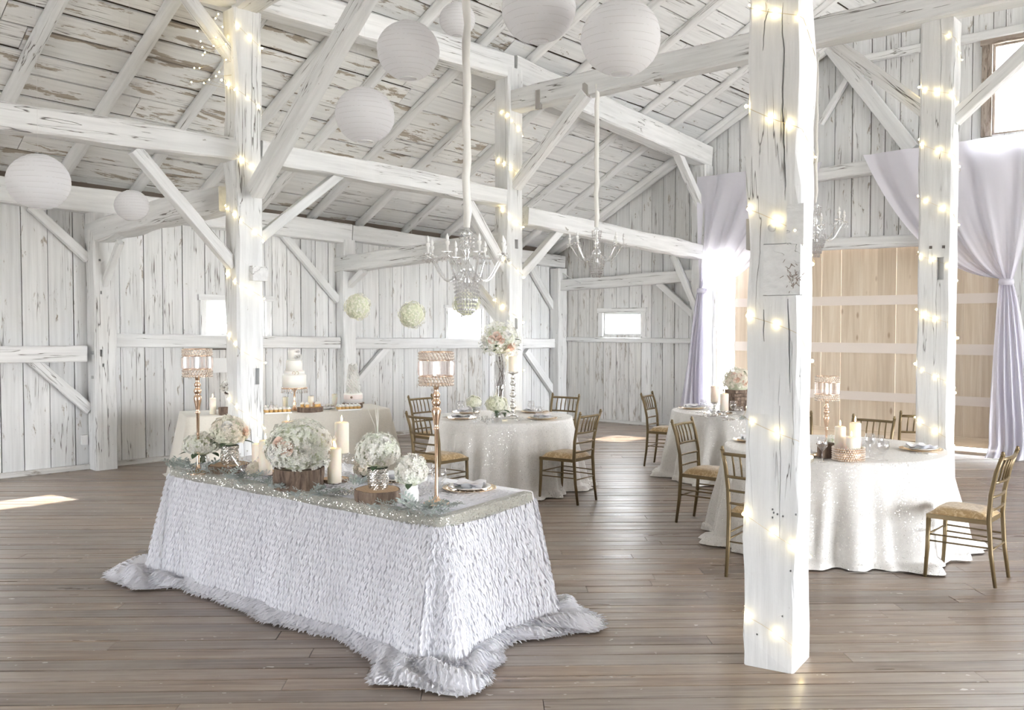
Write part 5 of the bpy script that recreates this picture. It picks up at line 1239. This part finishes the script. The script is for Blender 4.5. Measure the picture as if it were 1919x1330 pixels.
def setting(p, rz, where, cutlery=True):
    p = Vector(p); tag(link('charger_plate', CHG, None, None, p, (0, 0, rz)), 'gold rimmed charger plate ' + where, 'plate', 'gold charger plates')
    tag(link('dinner_plate', PLT, None, None, p + Vector((0, 0, 0.006)), (0, 0, rz)), 'white dinner plate ' + where, 'plate', 'white dinner plates')
    tag(link('napkin', NAP, None, None, p + Vector((0, 0, 0.020)), (0, 0, rz + 0.5)), 'folded white napkin ' + where, 'napkin', 'folded napkins')
    if cutlery:
        for me, nm, dx in ((FK, 'fork', -0.205), (FK, 'fork', -0.235), (KN, 'knife', 0.205)):
            tag(link(nm, me, None, None, p + Vector((dx * cos(rz), dx * sin(rz), 0)), (0, 0, rz)), 'polished steel %s laid %s' % (nm, where), nm, 'polished cutlery')
setting(on(880, 917), 0.9, 'on the head table by the candle stand', False)
setting(on(744, 900), 0.9, 'behind the bouquets on the head table', False)
def tset(T, ang, rr, where, cut=True): a = ang; setting((T.x + rr * cos(a), T.y + rr * sin(a), Z0), a + pi / 2, where, cut)
tset(T1, radians(215), 0.54, 'at the near chair of the rose table'); tset(T1, radians(-38), 0.54, 'on the profile-chair side of the rose table'); tset(T1, radians(142), 0.54, 'at the dessert side of the rose table', False); tset(T1, radians(48), 0.54, 'at the corner-post side of the rose table', False)
tset(T2, radians(155), 0.54, 'at the drape side of the planter table', False); tset(T2, radians(232), 0.54, 'at the hewn-post side of the planter table')
tset(T3, radians(-20), 0.66, 'at the profile chair of the candle bowl table'); tset(T3, radians(150), 0.66, 'beside the hewn post on the candle bowl table', False); tset(T3, radians(228), 0.66, 'at the half-hidden chair of the candle bowl table', False)
# glasses
def glass_me(kind):
    b = MB()
    if kind == 'wine': b.lathe([(0.034, 0), (0.034, 0.003), (0.006, 0.008), (0.004, 0.03), (0.004, 0.08), (0.012, 0.09), (0.034, 0.115), (0.038, 0.14), (0.031, 0.185), (0.0295, 0.185), (0.036, 0.14), (0.032, 0.117), (0.0, 0.095)], 18)
    elif kind == 'tumbler': b.lathe([(0.030, 0), (0.034, 0.004), (0.037, 0.115), (0.0355, 0.115), (0.032, 0.012), (0, 0.010)], 18)
    else: b.lathe([(0.038, 0), (0.038, 0.003), (0.007, 0.009), (0.006, 0.035), (0.020, 0.05), (0.043, 0.085), (0.045, 0.11), (0.040, 0.145), (0.0385, 0.145), (0.043, 0.11), (0.041, 0.087), (0, 0.055)], 18)
    me = b.mesh(kind + '_glass', True); me.materials.append(M['glass']); return me
GL = {k: glass_me(k) for k in ('wine', 'tumbler', 'goblet')}
def glass(px, py, kind, where): tag(link(kind + '_glass', GL[kind], None, None, on(px, py)), 'clear %s glass %s' % (kind, where), 'glass', 'clear glasses on the tables')
glass(801, 926, 'wine', 'beside the white vase on the head table'); glass(823, 922, 'goblet', 'behind the gold stem on the head table'); glass(700, 893, 'wine', 'behind the silver vase on the head table'); glass(655, 893, 'goblet', 'between candles on the head table')
glass(863, 783, 'wine', 'toward the dessert side of the rose table'); glass(995, 783, 'wine', 'between plates on the rose table'); glass(1009, 787, 'goblet', 'between plates on the rose table'); glass(893, 790, 'goblet', 'beside the footed hydrangea bowl')
glass(1374, 783, 'wine', 'before the bark planter'); glass(1385, 787, 'goblet', 'before the bark planter'); glass(1325, 776, 'goblet', 'by the silver candlestick near the drape'); glass(1318, 780, 'wine', 'by the silver candlestick near the drape')
glass(1630, 858, 'wine', 'beside the gold candle bowl'); glass(1645, 850, 'goblet', 'beside the gold candle bowl'); glass(1655, 862, 'goblet', 'next to the plate of the candle bowl table'); glass(1541, 866, 'wine', 'between hewn post and gold candle bowl'); glass(1625, 846, 'tumbler', 'behind the wine glasses near the candle bowl')

# ---- rose table
vp = Vector((T1.x - 0.03, T1.y - 0.05, Z0)); vz = thing('tall_centrepiece', 'tall glass vase of twigs topped with cream flowers and blush roses', 'centrepiece', tuple(vp))
MB().lathe([(0.068, 0), (0.062, 0.012), (0.055, 0.30), (0.070, 0.60), (0.067, 0.60), (0.052, 0.30), (0.056, 0.02), (0, 0.016)], 24).obj('vase', M['glass'], vz)
rn = random.Random(4)
for k in range(7):
    a = rn.uniform(0, 6.28); pts = [Vector((0.02 * cos(a), 0.02 * sin(a), 0.02))]
    for i in range(1, 9): pts.append(Vector(((0.035 * sin(i * 0.9 + k) + 0.01 * rn.uniform(-1, 1)) * cos(a + i * 0.25), (0.035 * sin(i * 0.9 + k)) * sin(a + i * 0.25), 0.02 + 0.085 * i)))
    MB().tube(pts, [0.0045 - 0.0003 * i for i in range(9)], 5).obj('twig', M['twig'], vz)
c = Vector((0.0, 0.0, 0.84)); Rr_ = Vector((0.225, 0.225, 0.185)); b = MB(); b.ball(c, 0.155, 16, 10, 1.0); b.obj('foliage_core', M['core'], vz)
b = MB(); florets(b, c, (0.205, 0.205, 0.175), 620, 0.018, rn, lo=-0.9, jit=0.12)
for k in range(40): q = c + Vector((rn.uniform(-1, 1), rn.uniform(-1, 1), rn.uniform(-.5, 1))).normalized() * 0.23; florets(b, q, (0.02, 0.02, 0.02), 4, 0.014, rn)
o = b.obj('blossoms', M['hyd'], vz, smooth=False); o['kind'] = 'stuff'
for (a, el, s_, m_) in ((-1.75, 0.30, 0.042, 'rose'), (-2.0, 0.02, 0.045, 'rose'), (-1.55, 0.02, 0.045, 'rose'), (-0.9, -0.45, 0.05, 'rose'), (-2.5, -0.25, 0.04, 'white_fl'), (-1.1, 0.4, 0.04, 'white_fl')):
    dr = Vector((cos(el) * cos(a), cos(el) * sin(a), sin(el))); rose_obj(vz, c + Vector((dr.x * 0.205, dr.y * 0.205, dr.z * 0.175)), dr, s_, m_)
for k in range(10): a = rn.uniform(0, 6.28); leaf_obj(vz, c + Vector((0.17 * cos(a), 0.17 * sin(a), rn.uniform(-0.12, 0.06))), a, 0.07, M['leaf'])
hydrangea(on(888, 782), 'foot', (0.075, 0.065), 0.165, 'small hydrangea in a footed glass bowl on the rose table', 'gyp', 140, seed=31, vr=0.062, vh=0.115)
hydrangea(on(931, 792), 'jar', (0.105, 0.085), 0.185, 'cream hydrangea in a clear glass cylinder before the twig vase', 'gyp', 220, (), 2, 33, vr=0.055, vh=0.115)
hydrangea(on(946, 788), 'jar', (0.055, 0.05), 0.12, 'little green posy beside the silver candlestick on the rose table', 'hyd', 90, (), 3, 35, vr=0.03, vh=0.08)
silver_stick(on(961, 783), 0.50, 0.042, 'tall mercury silver candlestick on the rose table'); candle(on(961, 783) + Vector((0, 0, 0.501)), 0.046, 0.165, 'lit pillar candle on the tall silver candlestick')
def crystal_spray(px, py, label, s=0.06, n=26, seed=3):
    rn = random.Random(seed); b = MB()
    for k in range(n):
        d_ = Vector((rn.uniform(-1, 1), rn.uniform(-1, 1), rn.uniform(0.05, 1.2))).normalized(); L = s * rn.uniform(0.5, 1.1); b.tube([(0, 0, 0.004), d_ * L], [0.0012, 0.0008], 4); b.octa(d_ * L, 0.007)
    o = b.obj('crystal_spray', M['crystal'], None, tuple(on(px, py)), smooth=False); tag(o, label, 'ornament')
crystal_spray(908, 792, 'sparkling crystal spray before the twig vase', 0.085, 40); crystal_spray(972, 789, 'sparkling crystal spray at the foot of the tall candlestick', 0.075, 34, 5)

crystal_spray(458, 888, 'spray of tiny sparkling beads between the cream bouquet and candles', 0.15, 60, 7); crystal_spray(788, 931, 'sparkling crystal spray behind the white vase on head table', 0.09, 44, 8)
# ---- planter table
pp = Vector((T2.x + 0.0, T2.y + 0.02, Z0)); pl = hydrangea(pp, 'none', (0.165, 0.155), 0.335, 'round cream and blush flower dome in a planter of stacked bark strips', 'hydc', 460, ((-1.9, 0.2, 0.036, 'rose'), (-1.6, 0.5, 0.034, 'rose'), (-1.3, 0.0, 0.034, 'rose'), (-2.1, 0.6, 0.032, 'rose')), 0, 41, vh=0.3, lo=-0.35)
rn = random.Random(8)
for lv in range(6):
    for k in range(4):
        a = k * pi / 2 + 0.35; b = MB(); b.box((0.105 * cos(a), 0.105 * sin(a), 0.021 + lv * 0.041), (0.03, 0.235 + rn.uniform(-0.02, 0.02), 0.036), a + rn.uniform(-0.05, 0.05)); b.obj('bark_strip', M['bark'], pl, smooth=False)
bb = MB(); bb.box((0, 0, 0.12), (0.18, 0.18, 0.235), 0.35); bb.obj('liner', M['bark'], pl, smooth=False)
silver_stick(on(1339, 779), 0.155, 0.035, 'short silver candlestick at the drape side of the bark planter'); candle(on(1339, 779) + Vector((0, 0, 0.156)), 0.045, 0.175, 'lit candle on the short silver candlestick by the drape')
silver_stick(on(1357, 782), 0.075, 0.035, 'lowest silver candlestick before the bark planter'); candle(on(1357, 782) + Vector((0, 0, 0.076)), 0.047, 0.185, 'lit candle on the lowest silver candlestick')
silver_stick(on(1413, 778), 0.235, 0.033, 'taller silver candlestick between bark planter and hewn post'); candle(on(1413, 778) + Vector((0, 0, 0.236)), 0.045, 0.18, 'lit candle between bark planter and hewn post')
sprig(1398, 789, 0.4, 1.1, 'silver-green leaf tuft at the foot of the bark planter', 1); berries(1366, 788, 0.05, 'string of silver beads before the bark planter', 50, 9)
# ---- candle bowl table
bp = on(1590, 862); bw = thing('candle_bowl', 'gold crystal beaded bowl holding lit pillar candles', 'candle holder', tuple(bp)); b = MB(); b.lathe([(0.10, 0), (0.105, 0.004), (0.105, 0.09), (0.098, 0.09), (0.098, 0.052), (0, 0.05)], 24); b.obj('bowl', M['gold'], bw)
b = MB()
for row in range(6):
    for k in range(42): a = 2 * pi * (k + 0.5 * (row % 2)) / 42; b.octa((0.112 * cos(a), 0.112 * sin(a), 0.010 + row * 0.0165), 0.0088)
o = b.obj('beads', M['goldbead'], bw, smooth=False); o['kind'] = 'stuff'
candle(bp + Vector((0.055, 0.02, 0.0525)), 0.040, 0.225, 'tallest lit candle in the gold crystal bowl'); candle(bp + Vector((-0.050, 0.035, 0.0525)), 0.040, 0.195, 'middle lit candle in the gold crystal bowl'); candle(bp + Vector((0.0, -0.055, 0.0525)), 0.038, 0.125, 'shortest lit candle in the gold crystal bowl')
hydrangea(on(1562, 847), 'none', (0.05, 0.05), 0.085, 'dusky green posy beside the gold crystal bowl', 'hyd', 30, (), 6, 51, vh=0.03)
bx = MB(); bx.box((0, 0, 0.05), (0.11, 0.08, 0.10), 0.4); bx.box((0, 0, 0.103), (0.118, 0.088, 0.012), 0.4); tag(bx.obj('wooden_box', M['bark'], None, tuple(on(1549, 857)), smooth=False), 'small dark wooden box beside the hewn post', 'box')

# ---- dessert table
def kp(px, py): return at_z(px, py, TZ + 0.003)
cs = kp(552, 769); st = thing('cake_stand', 'gold pedestal cake stand with hanging crystals under the tiered cake', 'cake stand', tuple(cs))
MB().lathe([(0.075, 0), (0.072, 0.010), (0.030, 0.03), (0.014, 0.06), (0.022, 0.085), (0.012, 0.11), (0.011, 0.22), (0.03, 0.25), (0.145, 0.258), (0.150, 0.262), (0.150, 0.275), (0, 0.275)], 28).obj('pedestal', M['gold'], st)
b = MB()
for k in range(28):
    a = 2 * pi * k / 28
    for i in range(3): b.octa((0.148 * cos(a), 0.148 * sin(a), 0.252 - 0.017 * i), 0.0075 if i < 2 else 0.010, 0.010)
o = b.obj('crystal_fringe', M['crystal'], st, smooth=False); o['kind'] = 'stuff'
ck = thing('tiered_cake', 'four-tier ivory wedding cake with sugar flower and rope knots', 'cake', (cs.x, cs.y, cs.z + 0.276)); z = 0
for r, h in ((0.138, 0.15), (0.118, 0.045), (0.094, 0.125), (0.070, 0.125)):
    MB().lathe([(r, z), (r, z + h - 0.008), (r - 0.008, z + h), (0, z + h)], 32).obj('tier', M['icing'], ck)
    MB().tube([((r + 0.002) * cos(2 * pi * i / 32), (r + 0.002) * sin(2 * pi * i / 32), z + 0.005) for i in range(33)], 0.005, 5, False).obj('piping', M['icing'], ck); z += h
rose_obj(ck, Vector((0.055, -0.050, 0.36)), Vector((0.5, -0.8, 0.35)), 0.045, 'white_fl'); rose_obj(ck, Vector((0.045, -0.045, 0.425)), Vector((0.5, -0.6, 0.6)), 0.03, 'white_fl'); rose_obj(ck, Vector((0.075, -0.03, 0.31)), Vector((0.8, -0.6, 0.1)), 0.028, 'white_fl')
for dx in (0.025, 0.060):
    a0 = atan2(-0.8, dx / 0.12); q = Vector((dx, -sqrt(0.120 ** 2 - dx * dx), 0.172)); MB().tube([(q.x + 0.017 * cos(2 * pi * i / 16), q.y - 0.001, q.z + 0.017 * sin(2 * pi * i / 16)) for i in range(17)], 0.003, 5, False).obj('rope_ring', M['wire'], ck)
c2 = kp(662, 764); wood = thing('cake_stand', 'low dark wood stand under the petal cone cake', 'cake stand', tuple(c2)); b = MB(); b.box((0, 0, 0.055), (0.24, 0.18, 0.018)); b.obj('board', M['bark'], wood, smooth=False)
for sx in (-1, 1): b = MB(); b.box((sx * 0.09, 0, 0.023), (0.03, 0.15, 0.046)); b.obj('foot', M['bark'], wood, smooth=False)
cc = thing('cone_cake', 'cone-shaped cake covered in white sugar petals with ribbon and brooch', 'cake', (c2.x, c2.y, c2.z + 0.0645))
MB().lathe([(0.112, 0), (0.112, 0.11), (0.105, 0.118), (0, 0.118)], 28).obj('base_tier', M['icing'], cc); MB().lathe([(0.1135, 0.045), (0.1140, 0.05), (0.1140, 0.095), (0.1135, 0.10)], 28).obj('ribbon', simple('blush_satin', (0.86, 0.76, 0.72), 0.4), cc)
b = MB(); b.ball((0.0, -0.116, 0.072), 0.015, 10, 6); b.obj('brooch', simple('bronze_brooch', (0.30, 0.20, 0.14), 0.35, 0.8), cc)
MB().lathe([(0.072, 0.118), (0.066, 0.25), (0.052, 0.36), (0.032, 0.44), (0, 0.46)], 20).obj('cone', M['icing'], cc); b = MB(); rn = random.Random(6)
for i in range(260):
    f = i / 260; zz = 0.125 + 0.34 * f; rr = (0.078 - 0.042 * f ** 1.5) * rn.uniform(0.96, 1.08); a = i * 2.4; florets(b, (rr * cos(a), rr * sin(a), zz), (0.006, 0.006, 0.006), 2, 0.017, rn)
o = b.obj('sugar_petals', M['white_fl'], cc, smooth=False); o['kind'] = 'stuff'
candle(kp(627, 763), 0.034, 0.165, 'slim ivory candle before the wall post on the dessert table', False, 'candles on the dessert table'); candle(kp(535, 767), 0.034, 0.15, 'slim candle behind the gold cake stand', False, 'candles on the dessert table'); candle(kp(399, 776), 0.036, 0.185, 'slim lit candle near the white rose bouquet on dessert table', True, 'candles on the dessert table')
ws = kp(582, 771); wood_slice(ws, 0.150, 0.055, 'dark bark wood slice holding a candle and little cakes on dessert table', 7)
candle(ws + Vector((0, 0.03, 0.0555)), 0.036, 0.125, 'candle on the dark bark slice of the dessert table', False, 'candles on the dessert table')
def mini(p, label, s=1.0, group='little golden cakes'):
    t_ = thing('mini_cake', label, 'cake', tuple(p), 0, group); MB().lathe([(0.021 * s, 0), (0.024 * s, 0.034 * s), (0, 0.034 * s)], 12).obj('sponge', M['caramel'], t_); MB().lathe([(0.026 * s, 0.034 * s), (0.024 * s, 0.046 * s), (0.012 * s, 0.058 * s), (0, 0.066 * s)], 12).obj('icing_swirl', M['icing'], t_)
for dx in (-0.095, -0.05, 0.06, 0.095): mini(ws + KA * dx - KB * (0.045 if abs(dx) < 0.08 else 0.0) + Vector((0, 0, 0.0555)), 'little golden cake on the dark bark slice')
def tray(px, py, n, label, wl, lbl2):
    p = kp(px, py); rz = atan2(KA.y, KA.x); b = MB(); b.box((0, 0, 0.005), (wl, 0.13, 0.01)); b.box((0, -0.065, 0.010), (wl, 0.006, 0.012)); b.box((0, 0.065, 0.010), (wl, 0.006, 0.012)); o = b.obj('serving_tray', M['ceramic'], None, tuple(p), rz, False); tag(o, label, 'tray')
    for k in range(n):
        for r_ in (-1, 1): mini(p + KA * (wl * ((k + 0.5) / n - 0.5)) + KB * 0.03 * r_ + Vector((0, 0, 0.0105)), lbl2)
tray(520, 774, 6, 'white tray of little golden cakes before the cake stand', 0.30, 'little golden cake on the tray before the cake stand'); tray(653, 768, 6, 'white tray of little golden cakes before the cone cake', 0.28, 'little golden cake on the tray before the cone cake')
def pop(p, label):
    t_ = thing('cake_pop', label, 'cake pop', tuple(p), 0, 'cake pops on the dessert table'); b = MB(); b.ball((0, 0, 0.02), 0.020, 10, 7); b.obj('ball', M['icing'], t_); MB().tube([(0, 0, 0.036), (0.002, 0, 0.135)], 0.0026, 6).obj('stick', M['ceramic'], t_)
pl_ = kp(608, 766); tag(link('oval_dish', PLT, None, None, pl_, None), 'white dish of cake pops between bark slice and slim candle', 'dish')
for k in range(7): pop(pl_ + KA * (0.030 * (k - 3)) + KB * (0.03 * (k % 2)) + Vector((0, 0, 0.0205)), 'white cake pop on the dish beside the bark slice')
pl_ = kp(508, 768); tag(link('oval_dish', PLT, None, None, pl_, None), 'white dish of cake pops near the string-lit post', 'dish')
for k in range(5): pop(pl_ + KA * (0.034 * (k - 2)) + KB * (0.03 * (k % 2)) + Vector((0, 0, 0.0205)), 'white cake pop on the dish near the string-lit post')
wv = kp(420, 777); tag(MB().lathe([(0.055, 0), (0.06, 0.02), (0.06, 0.085), (0.05, 0.085), (0.045, 0.03), (0, 0.02)], 18).obj('bark_cup', M['bark'], None, tuple(wv)), 'small bark cup on the dessert table under the rose bouquet', 'cup')
rv = kp(428, 772); rb_ = thing('rose_bouquet', 'bouquet of white roses around dark pods in a tall white vase', 'flowers', tuple(rv)); MB().lathe([(0.05, 0), (0.042, 0.02), (0.035, 0.12), (0.05, 0.20), (0.045, 0.20), (0.03, 0.12), (0, 0.03)], 18).obj('vase', M['ceramic'], rb_)
b = MB(); b.ball((0, 0, 0.28), 0.075, 12, 8); b.obj('dark_pods', M['twig'], rb_)
for (a, el) in ((-1.2, -0.1), (-2.1, -0.15), (-1.6, 0.7), (-2.6, 0.5), (-0.6, 0.5), (0.3, 0.1), (2.0, 0.2), (-3.2, 0.0)):
    dr = Vector((cos(el) * cos(a), cos(el) * sin(a), sin(el))); rose_obj(rb_, Vector((0, 0, 0.28)) + dr * 0.075, dr, 0.040, 'white_fl')
